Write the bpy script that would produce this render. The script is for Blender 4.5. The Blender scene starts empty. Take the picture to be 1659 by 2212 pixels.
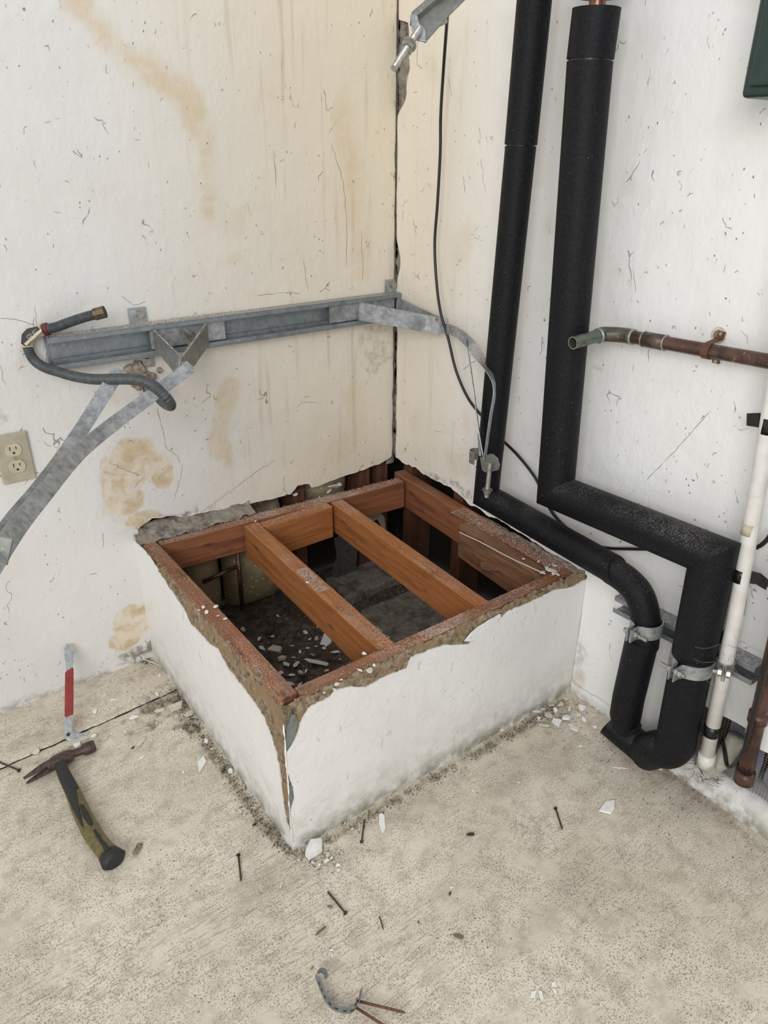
import bpy, bmesh, math, random
import numpy as np
from mathutils import Vector, Matrix, Quaternion

# ------------------------------------------------------------ camera, light
C = bpy.context.scene.collection
SC = bpy.context.scene
CAM = np.array([-1.277835, -1.693472, 1.255291]); YAW, PIT, ROLL, FPX = 0.633456, 0.457751, 0.004708, 1574.544
def _rot():
    f = np.array([math.sin(YAW)*math.cos(PIT), math.cos(YAW)*math.cos(PIT), -math.sin(PIT)])
    r = np.array([math.cos(YAW), -math.sin(YAW), 0.0]); u = np.cross(r, f)
    return r*math.cos(ROLL)+u*math.sin(ROLL), -r*math.sin(ROLL)+u*math.cos(ROLL), f
RR, UU, FF = _rot()
cd = bpy.data.cameras.new('camera'); cam = bpy.data.objects.new('camera', cd); C.objects.link(cam)
cam.matrix_world = Matrix(((RR[0], UU[0], -FF[0], CAM[0]), (RR[1], UU[1], -FF[1], CAM[1]), (RR[2], UU[2], -FF[2], CAM[2]), (0, 0, 0, 1)))
cd.sensor_fit = 'HORIZONTAL'; cd.sensor_width = 36; cd.lens = 36*FPX/1659; cd.clip_start = 0.02
SC.camera = cam
SC.view_settings.view_transform = 'Standard'; SC.view_settings.look = 'None'; SC.view_settings.gamma = 1
SC.view_settings.exposure = 0.16
w = bpy.data.worlds.new('sky'); SC.world = w; w.use_nodes = True
bg = w.node_tree.nodes['Background']; bg.inputs[0].default_value = (0.93, 0.96, 1.0, 1); bg.inputs[1].default_value = 0.62
def area(name, loc, target, size, power, col=(1, 1, 1), sy=None):
    l = bpy.data.lights.new(name, 'AREA'); l.energy = power; l.size = size; l.color = col
    if sy: l.shape = 'RECTANGLE'; l.size_y = sy
    o = bpy.data.objects.new(name, l); C.objects.link(o); o.location = loc
    o.rotation_euler = (Vector(target)-Vector(loc)).to_track_quat('-Z', 'Y').to_euler(); return o
area('garage_opening_light', (-3.3, -3.1, 2.3), (-0.3, -0.4, 0.6), 2.2, 74, (1.0, 0.985, 0.96), 1.8)

# ------------------------------------------------------------ pixel helpers
def ray(x, y): return FF + RR*(x-829.5)/FPX - UU*(y-1106)/FPX
def at(x, y, ax, c):
    d = ray(x, y); t = (c-CAM[ax])/d[ax]; return Vector(CAM+t*d)
def AX(x, y, c): return at(x, y, 0, c)
def AY(x, y, c): return at(x, y, 1, c)
def AZ(x, y, c=0.0): return at(x, y, 2, c)
def AD(x, y, t): return Vector(CAM+t*ray(x, y))
def AP(x, y, p, n):
    d = Vector(ray(x, y)); n = Vector(n); c = Vector(CAM); return c + d*((Vector(p)-c).dot(n)/d.dot(n))
rnd = random.Random(11)
R = math.radians

# ------------------------------------------------------------ numpy noise
def _h(i, j, s):
    n = (i.astype(np.int64)*374761393 + j.astype(np.int64)*668265263 + s*982451653) & 0xffffffff
    n = ((n ^ (n >> 13))*1274126177) & 0xffffffff
    return ((n ^ (n >> 16)) & 0xffff)/65535.0
def vn(x, y, s=0):
    x = np.asarray(x, float); y = np.asarray(y, float)
    i = np.floor(x); j = np.floor(y); fx = x-i; fy = y-j; fx = fx*fx*(3-2*fx); fy = fy*fy*(3-2*fy)
    i = i.astype(np.int64); j = j.astype(np.int64)
    a = _h(i, j, s); b = _h(i+1, j, s); c = _h(i, j+1, s); d = _h(i+1, j+1, s)
    return (a*(1-fx)+b*fx)*(1-fy)+(c*(1-fx)+d*fx)*fy
def fbm(x, y, s=0, o=5):
    t = 0; a = 0.5; k = 0
    for q in range(o):
        t = t+a*vn(np.asarray(x)*2**q, np.asarray(y)*2**q, s+q); k += a; a *= 0.5
    return t/k
def n1(x, s=0, o=3): return float(fbm(np.array([x]), np.array([s*7.31]), s, o)[0])-0.5

# ------------------------------------------------------------ object helpers
def tag(o, label=None, cat=None, group=None, kind=None):
    if label: o['label'] = label
    if cat: o['category'] = cat
    if group: o['group'] = group
    if kind: o['kind'] = kind
    return o
def thing(name, label, cat, loc, group=None):
    o = bpy.data.objects.new(name, None); C.objects.link(o); o.location = loc; o.empty_display_size = 0.05
    return tag(o, label, cat, group)
def wloc(o):
    l = Vector((0, 0, 0))
    while o: l = l+o.location; o = o.parent
    return l
def mk(name, verts, faces, m, parent=None, smooth=False, origin=None, keep=False):
    """mesh object; verts in world coordinates, origin at their centre (or kept at the world origin)"""
    vs = [Vector(v) for v in verts]
    if keep: c = Vector((0, 0, 0))
    elif origin is not None: c = Vector(origin)
    else:
        c = Vector([(min(v[i] for v in vs)+max(v[i] for v in vs))/2 for i in range(3)])
    me = bpy.data.meshes.new(name); me.from_pydata([tuple(v-c) for v in vs], [], faces); me.update()
    if smooth: me.shade_smooth()
    o = bpy.data.objects.new(name, me); C.objects.link(o); me.materials.append(m)
    if parent: o.parent = parent; o.location = c-wloc(parent)
    else: o.location = c
    return o
class G:
    """collects geometry in world coordinates"""
    def __init__(s): s.v = []; s.f = []
    def add(s, v, f):
        n = len(s.v); s.v += [Vector(q) for q in v]; s.f += [tuple(i+n for i in q) for q in f]; return s
    def build(s, name, m, parent=None, smooth=False, **k): return mk(name, s.v, s.f, m, parent, smooth, **k)
    def box(s, a, b):
        (x0, y0, z0), (x1, y1, z1) = a, b
        return s.add([(x0,y0,z0),(x1,y0,z0),(x1,y1,z0),(x0,y1,z0),(x0,y0,z1),(x1,y0,z1),(x1,y1,z1),(x0,y1,z1)],
                     [(0,3,2,1),(4,5,6,7),(0,1,5,4),(1,2,6,5),(2,3,7,6),(3,0,4,7)])
    def tube(s, pts, r, n=16, cap=True, flat=1.0, upv=(0, 0, 1), hollow=0):
        pts = [Vector(p) for p in pts]; N = len(pts)
        rs = r if isinstance(r, (list, tuple)) else [r]*N
        T = []
        for i in range(N):
            a = pts[max(i-1, 0)]; b = pts[min(i+1, N-1)]; T.append((b-a).normalized())
        u = Vector(upv) - T[0]*Vector(upv).dot(T[0])
        if u.length < 1e-3: u = T[0].orthogonal()
        u.normalize(); v = []
        for i in range(N):
            u = (u-T[i]*u.dot(T[i])).normalized(); w_ = T[i].cross(u)
            for k in range(n):
                an = 2*math.pi*k/n
                v.append(pts[i]+(w_*math.cos(an)+u*math.sin(an)*flat)*rs[i])
        f = [(i*n+k, i*n+(k+1) % n, (i+1)*n+(k+1) % n, (i+1)*n+k) for i in range(N-1) for k in range(n)]
        if cap: f += [tuple(range(n-1, -1, -1)), tuple((N-1)*n+k for k in range(n))]
        return s.add(v, f)
    def ribbon(s, pts, wv, wd, th):
        """strap: pts centreline, wv width directions, wd width, th thickness"""
        pts = [Vector(p) for p in pts]; N = len(pts); v = []
        for i in range(N):
            t = (pts[min(i+1, N-1)]-pts[max(i-1, 0)]).normalized()
            w_ = Vector(wv[i] if isinstance(wv, list) else wv); w_ = (w_-t*w_.dot(t)).normalized(); n_ = t.cross(w_)
            h = (wd[i] if isinstance(wd, list) else wd)/2
            for a, b in ((-1,-1),(1,-1),(1,1),(-1,1)): v.append(pts[i]+w_*a*h+n_*b*th/2)
        f = [(i*4+k, i*4+(k+1) % 4, i*4+4+(k+1) % 4, i*4+4+k) for i in range(N-1) for k in range(4)]
        f += [(3,2,1,0), tuple((N-1)*4+k for k in range(4))]
        return s.add(v, f)
    def mitre(s, p0, p1, r, n0, n1_, n=40, rings=2):
        p0, p1 = Vector(p0), Vector(p1); d = (p1-p0).normalized(); u = d.orthogonal().normalized(); w_ = d.cross(u); v = []
        A = []; B = []
        for k in range(n):
            an = 2*math.pi*k/n; o = (u*math.cos(an)+w_*math.sin(an))*r
            A.append(p0+o+d*((-o).dot(n0)/d.dot(n0))); B.append(p1+o+d*((-o).dot(n1_)/d.dot(n1_)))
        for q in range(rings):
            t = q/(rings-1); v += [a.lerp(b, t) for a, b in zip(A, B)]
        f = [(q*n+k, q*n+(k+1) % n, (q+1)*n+(k+1) % n, (q+1)*n+k) for q in range(rings-1) for k in range(n)]
        f += [tuple(range(n-1, -1, -1)), tuple((rings-1)*n+k for k in range(n))]
        return s.add(v, f)
    def prism(s, outline, nrm, th):
        """closed planar outline (3D), extruded by th along nrm; concave allowed"""
        nrm = Vector(nrm).normalized(); pts = [Vector(p) for p in outline]
        bm = bmesh.new(); bv = [bm.verts.new(p) for p in pts]; bm.faces.new(bv); bm.normal_update()
        r = bmesh.ops.triangulate(bm, faces=bm.faces[:]); bm.verts.index_update()
        tri = [[v.index for v in f.verts] for f in bm.faces]; bm.free()
        N = len(pts); v = pts+[p+nrm*th for p in pts]
        a = sum(((pts[t[1]]-pts[t[0]]).cross(pts[t[2]]-pts[t[0]])).dot(nrm) for t in tri)
        sg = a > 0
        f = []
        for t in tri:
            f.append(tuple(t[::-1]) if sg else tuple(t)); f.append(tuple(i+N for i in (t if sg else t[::-1])))
        for i in range(N):
            j = (i+1) % N; f.append((i, j, j+N, i+N) if sg else (j, i, i+N, j+N))
        return s.add(v, f)
    def disc(s, c, ax, r, h, n=20):
        c = Vector(c); ax = Vector(ax).normalized(); return s.tube([c, c+ax*h], r, n)
    def hexa(s, c, ax, r, h): return s.disc(c, ax, r, h, 6)
def lump(g, c, r, seed, sq=(1, 1, 1), n=8):
    rr_ = random.Random(seed); v = []; f = []
    bm = bmesh.new(); bmesh.ops.create_icosphere(bm, subdivisions=2, radius=1)
    off = Vector((rr_.random()*9, rr_.random()*9, 0))
    for q in bm.verts:
        k = .72+.55*float(vn(np.array([q.co.x*1.9+off.x]), np.array([q.co.y*1.9+q.co.z*1.3+off.y]), seed)[0])
        q.co = Vector((q.co.x*k*sq[0], q.co.y*k*sq[1], q.co.z*k*sq[2]))*r
    bm.verts.index_update()
    g.add([Vector(c)+q.co for q in bm.verts], [tuple(x.index for x in fc.verts) for fc in bm.faces]); bm.free()
def smooth_path(pts, n=8):
    P = [Vector(p) for p in pts]; out = []
    for i in range(len(P)-1):
        p0 = P[max(i-1, 0)]; p1 = P[i]; p2 = P[i+1]; p3 = P[min(i+2, len(P)-1)]
        for k in range(n):
            t = k/n
            out.append(0.5*((2*p1)+(p2-p0)*t+(2*p0-5*p1+4*p2-p3)*t*t+(3*p1-p0-3*p2+p3)*t*t*t))
    out.append(P[-1]); return out
def bevel(o, wd=0.002, seg=2):
    m = o.modifiers.new('bevel', 'BEVEL'); m.width = wd; m.segments = seg; m.limit_method = 'ANGLE'; m.angle_limit = R(40); return o
def autosmooth(o, deg=35):
    o.data.shade_smooth()
    bm = bmesh.new(); bm.from_mesh(o.data)
    for e in bm.edges:
        if len(e.link_faces) == 2 and e.calc_face_angle(0) > R(deg): e.smooth = False
    bm.to_mesh(o.data); bm.free(); return o

# ------------------------------------------------------------ materials
class N:
    def __init__(s, name):
        s.m = bpy.data.materials.new(name); s.m.use_nodes = True; s.t = s.m.node_tree; s.n = s.t.nodes; s.l = s.t.links
        s.b = s.n['Principled BSDF']; s.tc = s.n.new('ShaderNodeTexCoord'); s.geo = s.n.new('ShaderNodeNewGeometry')
    def obj(s): return s.tc.outputs['Object']
    def world(s): return s.geo.outputs['Position']
    def nz(s):
        x = s.n.new('ShaderNodeSeparateXYZ'); s.l.new(s.geo.outputs['Normal'], x.inputs[0]); return x.outputs[2]
    def sep(s, v, i):
        x = s.n.new('ShaderNodeSeparateXYZ'); s.l.new(v, x.inputs[0]); return x.outputs[i]
    def _in(s, sock, v):
        if hasattr(v, 'default_value') or hasattr(v, 'is_output'): s.l.new(v, sock)
        elif isinstance(v, (tuple, list)): sock.default_value = (*v, 1) if len(v) == 3 and len(sock.default_value) == 4 else v
        else: sock.default_value = v
    def scale(s, v, sc):
        x = s.n.new('ShaderNodeMapping'); s.l.new(v, x.inputs[0]); x.inputs['Scale'].default_value = sc; return x.outputs[0]
    def noise(s, sc, vec=None, det=4, rough=0.55, dist=0.0):
        x = s.n.new('ShaderNodeTexNoise'); x.inputs['Scale'].default_value = sc; x.inputs['Detail'].default_value = det
        x.inputs['Roughness'].default_value = rough; x.inputs['Distortion'].default_value = dist
        s.l.new(vec or s.world(), x.inputs['Vector']); return x.outputs['Fac']
    def vor(s, sc, vec=None, feat='F1', rnd_=1.0, out='Distance'):
        x = s.n.new('ShaderNodeTexVoronoi'); x.feature = feat; x.inputs['Scale'].default_value = sc; x.inputs['Randomness'].default_value = rnd_
        s.l.new(vec or s.world(), x.inputs['Vector']); return x.outputs[out]
    def step(s, v, a, b, lo=0.0, hi=1.0):
        x = s.n.new('ShaderNodeMapRange'); s.l.new(v, x.inputs[0]); x.interpolation_type = 'SMOOTHSTEP'
        x.inputs[1].default_value = a; x.inputs[2].default_value = b; x.inputs[3].default_value = lo; x.inputs[4].default_value = hi; return x.outputs[0]
    def math(s, op, a, b=None):
        x = s.n.new('ShaderNodeMath'); x.operation = op; s._in(x.inputs[0], a)
        if b is not None: s._in(x.inputs[1], b)
        return x.outputs[0]
    def mul(s, a, b): return s.math('MULTIPLY', a, b)
    def add(s, a, b): return s.math('ADD', a, b)
    def mix(s, f, a, b, mode='MIX'):
        x = s.n.new('ShaderNodeMix'); x.data_type = 'RGBA'; x.blend_type = mode
        s._in(x.inputs[0], f); s._in(x.inputs[6], a); s._in(x.inputs[7], b); return x.outputs[2]
    def attr(s, name, i):
        x = s.n.new('ShaderNodeAttribute'); x.attribute_name = name
        y = s.n.new('ShaderNodeSeparateColor'); s.l.new(x.outputs['Color'], y.inputs[0]); return y.outputs[i]
    def bump(s, h, strength=0.3, dist=0.002, prev=None):
        x = s.n.new('ShaderNodeBump'); x.inputs['Strength'].default_value = strength; x.inputs['Distance'].default_value = dist
        s.l.new(h, x.inputs['Height'])
        if prev: s.l.new(prev, x.inputs['Normal'])
        return x.outputs[0]
    def out(s, col, rough=0.6, metal=0.0, nrm=None, spec=0.5):
        s._in(s.b.inputs['Base Color'], col); s._in(s.b.inputs['Roughness'], rough); s._in(s.b.inputs['Metallic'], metal)
        s.b.inputs['Specular IOR Level'].default_value = spec
        if nrm: s.l.new(nrm, s.b.inputs['Normal'])
        return s.m

def mat_wall(nm, pa_, pb_):
    a = N(nm)
    big = a.noise(1.6, det=3); mid = a.noise(9, det=5)
    c = a.mix(a.step(big, .35, .7), pa_, pb_)
    c = a.mix(a.mul(a.step(mid, .5, .75), .25), c, (0.70, 0.66, 0.60))
    warm = a.attr('stain', 2); c = a.mix(warm, c, (0.82, 0.71, 0.52))
    # yellow water stain, its own shapes
    c = a.mix(a.mul(a.mul(a.attr('stain', 0), a.step(a.noise(28, det=6, rough=.65), .25, .6, .35, 1)), .62), c, (0.64, 0.47, 0.245))
    # tan patches where the paint is gone
    n2 = a.noise(35, det=6)
    c = a.mix(a.attr('dirt', 0), c, a.mix(a.step(a.noise(16, det=7, rough=.65, dist=1.2), .38, .62), a.mix(a.step(n2, .35, .65), (0.56, 0.42, 0.245), (0.68, 0.55, 0.37)), (0.76, 0.68, 0.56)))
    c = a.mix(a.mul(a.attr('dirt', 1), a.step(a.noise(55, det=6), .3, .6)), c, (0.22, 0.19, 0.155))
    # drips: stretched vertically
    dr = a.noise(38, a.scale(a.world(), (1, 1, 0.06)), det=3)
    c = a.mix(a.mul(a.mul(a.step(dr, .56, .72), .4), a.attr('dirt', 2)), c, (0.52, 0.42, 0.30))
    # pinholes and specks
    sp = a.step(a.vor(75, a.scale(a.world(), (1, 1, .6))), .09, .13, 1, 0)
    keep = a.step(a.noise(14, det=2), .50, .62)
    c = a.mix(a.mul(a.mul(sp, keep), .8), c, (0.12, 0.10, 0.08))
    # broken hairlines
    dv = a.n.new('ShaderNodeVectorMath'); dv.operation = 'ADD'
    nn = a.n.new('ShaderNodeTexNoise'); nn.inputs['Scale'].default_value = 22; a.l.new(a.world(), nn.inputs['Vector'])
    sc_ = a.n.new('ShaderNodeVectorMath'); sc_.operation = 'SCALE'; sc_.inputs['Scale'].default_value = .05; a.l.new(nn.outputs['Color'], sc_.inputs[0])
    a.l.new(a.scale(a.world(), (1, 1, .55)), dv.inputs[0]); a.l.new(sc_.outputs[0], dv.inputs[1])
    cr = a.step(a.vor(13, dv.outputs[0], 'DISTANCE_TO_EDGE'), .004, .012, 1, 0)
    crk = a.step(a.noise(11, det=3), .60, .66)
    crm = a.mul(cr, crk)
    cr2 = a.step(a.vor(42, dv.outputs[0], 'DISTANCE_TO_EDGE'), .010, .03, 1, 0)
    crm = a.math('MAXIMUM', crm, a.mul(cr2, a.step(a.noise(33, det=2), .66, .70)))
    c = a.mix(a.mul(crm, .75), c, (0.20, 0.165, 0.13))
    h = a.add(a.mul(a.noise(7, det=6, rough=.6), 1.0), a.mul(a.noise(45, a.scale(a.world(), (1, 1, .45)), det=5), .28))
    pt = a.step(a.noise(17, det=5, dist=1.5), .49, .53)   # lifted paint edges
    h = a.add(h, a.mul(a.mul(pt, a.step(a.noise(4, det=3), .52, .64)), .06)); h = a.add(h, a.mul(a.mul(a.noise(150, a.scale(a.world(), (1, 1, .5)), det=3), a.step(a.noise(6, det=3), .48, .6)), .16))
    h = a.math('SUBTRACT', h, a.mul(crm, .25)); h = a.math('SUBTRACT', h, a.mul(a.attr('dirt', 0), .12))
    return a.out(c, a.step(a.noise(5), .3, .7, .42, .62), 0, a.bump(h, .75, .007))
def mat_platform():
    a = N('white_platform_paint')
    c = a.mix(a.step(a.noise(4, det=4), .35, .7), (0.85, 0.845, 0.83), (0.79, 0.78, 0.755))
    z = a.sep(a.world(), 2)
    low = a.mul(a.step(z, .0, .16, 1, 0), a.step(a.noise(22, det=6, rough=.7), .36, .66))
    c = a.mix(a.mul(low, .55), c, (0.42, 0.39, 0.30))
    moss = a.mul(a.step(z, .0, .05, 1, 0), a.step(a.noise(30, det=5), .35, .6)); c = a.mix(a.mul(moss, .8), c, (0.20, 0.19, 0.13))
    st = a.step(a.noise(60, a.scale(a.world(), (1, 1, .3)), det=4), .66, .72); c = a.mix(a.mul(st, .35), c, (0.35, 0.32, 0.27))
    sp = a.mul(a.step(a.vor(60), .07, .11, 1, 0), a.step(a.noise(12, det=2), .52, .62)); c = a.mix(a.mul(sp, .8), c, (0.15, .13, .11))
    h = a.add(a.noise(9, det=6), a.mul(a.noise(60, a.scale(a.world(), (1, 1, .5)), det=4), .2)); h = a.add(h, a.mul(a.step(a.noise(20, det=4, dist=2), .56, .59), .10))
    return a.out(c, a.step(a.noise(5), .3, .7, .35, .55), 0, a.bump(h, .6, .006))
def mat_mortar(name, c0, c1, c2, sc=60, b=.8):
    a = N(name); n = a.noise(sc, det=8, rough=.7); c = a.mix(a.step(n, .35, .65), c0, c1)
    c = a.mix(a.step(a.noise(sc*.3, det=4), .48, .62), c, c2)
    c = a.mix(a.step(a.vor(sc*4), .12, .2, .8, 0), c, tuple(min(1, q*1.6) for q in c1))
    return a.out(c, .9, 0, a.bump(a.noise(sc*2.5, det=8, rough=.75), b, .003))
def mat_wood(name, a0, a1, dark, dust=.35, sc=1.0, rot_=0.0):
    a = N(name); v = a.scale(a.obj(), (1.6*sc, 22*sc, 22*sc)); g = a.noise(2.2, v, det=8, rough=.62, dist=1.2)
    v2 = a.scale(a.obj(), (3, 90, 90)); g2 = a.noise(3, v2, det=4)
    c = a.mix(a.step(g, .3, .68), a0, a1); c = a.mix(a.mul(a.step(g2, .5, .75), .4), c, dark)
    c = a.mix(a.mul(a.step(a.noise(9, a.scale(a.obj(), (1, 2.5, 2.5)), det=6, rough=.7), .52, .74), .75), c, dark)
    kn = a.step(a.vor(5, a.scale(a.obj(), (1, 3, 3))), .05, .13, .8, 0); c = a.mix(kn, c, dark)
    up = a.step(a.nz(), .6, .9); n = a.noise(330, det=2)
    dz = a.add(a.mul(a.noise(7, det=4), 1.0), -.5)
    d = a.mul(a.mul(up, a.step(a.add(n, a.mul(dz, .8)), .56, .64)), min(.8, dust*1.5))
    c = a.mix(d, c, (0.62, 0.56, 0.50))
    film = a.mul(a.mul(up, a.step(a.noise(6, det=4), .45, .7)), dust); c = a.mix(film, c, (0.30, 0.22, 0.17))
    return a.out(c, .62, 0, a.bump(a.add(g, a.mul(g2, .5)), .35, .001), .35)
def mat_galv(name, c0=(0.33, .345, .355), c1=(.50, .52, .54), metal=.65, rough=.42, sc=70):
    a = N(name); v = a.n.new('ShaderNodeTexVoronoi'); v.inputs['Scale'].default_value = sc; nn = a.n.new('ShaderNodeTexNoise'); nn.inputs['Scale'].default_value = sc*1.3; nn.inputs['Detail'].default_value = 4; a.l.new(a.world(), nn.inputs['Vector'])
    s1_ = a.n.new('ShaderNodeVectorMath'); s1_.operation = 'SCALE'; s1_.inputs['Scale'].default_value = 1.6/sc; a.l.new(nn.outputs['Color'], s1_.inputs[0])
    s2_ = a.n.new('ShaderNodeVectorMath'); s2_.operation = 'ADD'; a.l.new(a.world(), s2_.inputs[0]); a.l.new(s1_.outputs[0], s2_.inputs[1]); a.l.new(s2_.outputs[0], v.inputs['Vector'])
    sp = a.add(a.mul(a.sep(v.outputs['Color'], 0), .6), a.mul(a.step(a.noise(sc*.35, det=5), .35, .65), .4)); c = a.mix(sp, c0, c1)
    c = a.mix(a.mul(a.step(a.noise(14, det=6, rough=.65), .5, .7), .6), c, tuple(q*.55 for q in c0))
    c = a.mix(a.mul(a.step(a.noise(90, det=5), .62, .72), .35), c, (.62, .60, .56))
    up = a.step(a.nz(), .7, .9); c = a.mix(a.mul(up, a.step(a.noise(200, det=3), .46, .56)), c, (0.50, .46, .41))
    return a.out(c, a.step(a.noise(20), .3, .7, rough, rough+.18), metal, a.bump(a.noise(120, det=3), .08, .001))
def mat_foam():
    a = N('black_foam_insulation'); n = a.noise(240, det=4, rough=.6)
    c = a.mix(a.step(n, .4, .7), (0.0045, 0.0048, 0.0065), (0.013, 0.0135, 0.0165))
    up = a.step(a.nz(), .15, .9)
    d = a.mul(a.mul(up, a.step(a.noise(500, det=2), .52, .62)), a.step(a.noise(6, det=4), .38, .72)); c = a.mix(a.mul(d, .55), c, (0.45, .42, .39))
    film = a.mul(up, a.step(a.noise(5, det=3), .4, .7)); c = a.mix(a.mul(film, .25), c, (.12, .11, .10))
    sp = a.mul(a.step(a.vor(85), .05, .08, 1, 0), a.step(a.noise(9), .52, .6)); c = a.mix(a.mul(sp, .7), c, (.4, .38, .35))
    return a.out(c, .55, 0, a.bump(n, .6, .0015), .22)
def mat_floor():
    a = N('old_concrete_floor'); n = a.noise(3.5, det=6, rough=.6)
    c = a.mix(a.step(n, .3, .7), (0.68, 0.605, 0.485), (0.81, 0.735, 0.61))
    c = a.mix(a.mul(a.step(a.noise(26, det=6, rough=.65), .42, .68), .55), c, (0.44, 0.375, 0.29)); c = a.mix(a.mul(a.step(a.noise(8, det=6, rough=.7), .5, .75), .22), c, (0.42, 0.345, 0.25)); c = a.mix(a.mul(a.step(a.noise(60, det=5, rough=.7), .55, .7), .4), c, (0.80, 0.75, 0.66))
    # broom marks
    mp = a.n.new('ShaderNodeMapping'); a.l.new(a.world(), mp.inputs[0]); mp.inputs['Rotation'].default_value = (0, 0, R(8)); mp.inputs['Scale'].default_value = (22, 260, 1)
    br = a.noise(1.0, mp.outputs[0], det=4); brm = a.mul(a.step(br, .52, .66), a.step(a.noise(3, det=3), .44, .62))
    c = a.mix(a.mul(brm, .6), c, (0.32, 0.275, 0.22))
    p = a.mul(a.step(a.noise(330, det=4, rough=.65), .545, .63), a.step(a.noise(14, det=5), .30, .56)); c = a.mix(a.mul(p, .72), c, (0.28, 0.235, 0.185))
    p2 = a.mul(a.step(a.vor(55), .08, .12, 1, 0), a.step(a.noise(5), .48, .6)); c = a.mix(a.mul(p2, .8), c, (0.12, 0.10, 0.08))
    p3 = a.step(a.vor(34), .035, .05, 1, 0); c = a.mix(a.mul(p3, .8), c, (0.82, 0.79, 0.72))
    # dirt by its own attribute
    nn = a.noise(60, det=8, rough=.75)
    c = a.mix(a.mul(a.attr('dirt', 0), a.step(nn, .25, .6)), c, a.mix(a.step(a.noise(90, det=3), .4, .6), (0.10, 0.075, 0.05), (0.23, 0.175, 0.10)))
    c = a.mix(a.mul(a.attr('dirt', 1), .75), c, (0.36, 0.30, 0.235))
    h = a.add(a.noise(60, det=8, rough=.7), a.mul(br, .35)); h = a.math('SUBTRACT', h, a.mul(p, .4))
    return a.out(c, .82, 0, a.bump(h, .75, .003), .3)
def plain(name, col, rough=.5, metal=0., v=.25, sc=60, b=.15, col2=None, spec=.5):
    a = N(name); n = a.noise(sc, det=5, rough=.6)
    c = a.mix(a.step(n, .35, .7), col, col2 or tuple(q*(1-v) for q in col))
    return a.out(c, rough, metal, a.bump(n, b, .001), spec)
M_WALL = mat_wall('grey_white_plaster_paint', (0.765, 0.76, 0.745), (0.70, 0.685, 0.655)); M_WALLR = mat_wall('white_plaster_paint', (0.91, 0.91, 0.905), (0.88, 0.875, 0.86)); M_PLAT = mat_platform(); M_FLOOR = mat_floor(); M_FOAM = mat_foam()
M_MORT = mat_mortar('brown_scratch_coat', (0.13, 0.085, 0.048), (0.44, 0.35, 0.235), (0.33, 0.225, 0.12), 85, 1.0)
M_GMORT = mat_mortar('grey_mortar', (0.13, 0.11, 0.09), (0.40, 0.35, 0.29), (0.30, 0.26, 0.21), 45)
M_SAND = mat_mortar('sandy_rubble', (0.22, 0.17, 0.13), (0.50, 0.44, 0.37), (0.36, 0.28, 0.21), 90)
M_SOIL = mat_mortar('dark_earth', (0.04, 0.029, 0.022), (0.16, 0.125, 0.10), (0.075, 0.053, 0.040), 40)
M_SLAB = mat_mortar('grey_slab', (0.19, 0.165, 0.14), (0.36, 0.32, 0.275), (0.14, 0.12, 0.10), 70)
M_WOOD = mat_wood('orange_lumber', (0.30, 0.105, 0.030), (0.44, 0.175, 0.060), (0.13, 0.045, 0.018), .16)
M_WOODR = mat_wood('red_brown_lumber', (0.20, 0.075, 0.035), (0.34, 0.135, 0.06), (0.075, 0.03, 0.018), .34)
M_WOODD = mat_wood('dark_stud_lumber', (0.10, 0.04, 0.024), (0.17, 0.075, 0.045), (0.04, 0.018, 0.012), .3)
M_WOODG = mat_wood('grainy_lumber', (0.15, 0.07, 0.038), (0.31, 0.16, 0.09), (0.05, 0.024, 0.014), .30, 1.8)
M_GALV = mat_galv('galvanised_strap', (.27, .285, .295), (.52, .54, .555), .55, .36, 130)
M_RAIL = mat_galv('rail_steel', (.24, .27, .29), (.34, .37, .39), .6, .35, 200)
M_DULL = mat_galv('dull_bracket_steel', (.20, .20, .185), (.27, .27, .25), .5, .42, 180)
M_BOLT = plain('zinc_bolt', (.48, .46, .42), .38, .75, .35, 150)
M_HOSE = plain('grey_hose', (.075, .085, .09), .42, 0, .4, 90)
M_CABLE = plain('black_cable', (.012, .012, .012), .35)
M_TAPE = plain('black_tape', (.010, .010, .011), .28, b=.4)
M_PVC = plain('white_pvc', (.80, .785, .75), .35, 0, .10, 30, .1, (.70, .68, .63))
M_PVCG = plain('old_pvc_elbow', (.46, .43, .36), .5, 0, .3)
def mat_copper(name, c0, c1, green):
    a = N(name); c = a.mix(a.step(a.noise(40, det=6), .35, .65), c0, c1)
    c = a.mix(a.mul(a.attr('patina', 0), a.step(a.noise(60, det=5), .3, .55)), c, green)
    c = a.mix(a.mul(a.step(a.noise(110, det=4), .64, .7), .5), c, (.45, .42, .38))
    return a.out(c, .42, .35, a.bump(a.noise(90, det=4), .1, .001))
M_COP = mat_copper('tarnished_copper', (.055, .028, .022), (.13, .062, .045), (.14, .24, .20))
M_COPN = plain('bare_copper', (.30, .14, .09), .3, .6)
M_SOLDER = plain('solder_ring', (.34, .37, .34), .4, .4)
M_BRASS = plain('old_brass', (.16, .115, .07), .42, .5, .5, 80)
M_RED = plain('red_grip', (.30, .035, .03), .5)
M_DRED = plain('dark_red_label', (.16, .02, .025), .5)
M_TOOL = plain('bright_tool_steel', (.52, .55, .56), .35, .55, .3, 120)
M_IRON = plain('rusty_hammer_head', (.115, .075, .065), .5, .45, .5, 90)
M_OLIVE = plain('olive_handle', (.165, .135, .045), .5, 0, .45, 70)
M_RUB = plain('black_rubber', (.022, .023, .024), .6, 0, .4, 200, .5)
M_RUST = plain('rusty_nail', (.085, .05, .038), .6, .3, .5, 200)
M_RUSTB = plain('brown_rusty_nail', (.17, .075, .04), .6, .2, .5, 200)
M_GREEN = plain('dark_green_enamel', (.018, .042, .034), .35)
M_PLATE = plain('ivory_cover_plate', (.46, .42, .32), .45, 0, .25, 25, .1, (.36, .32, .24))
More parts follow.
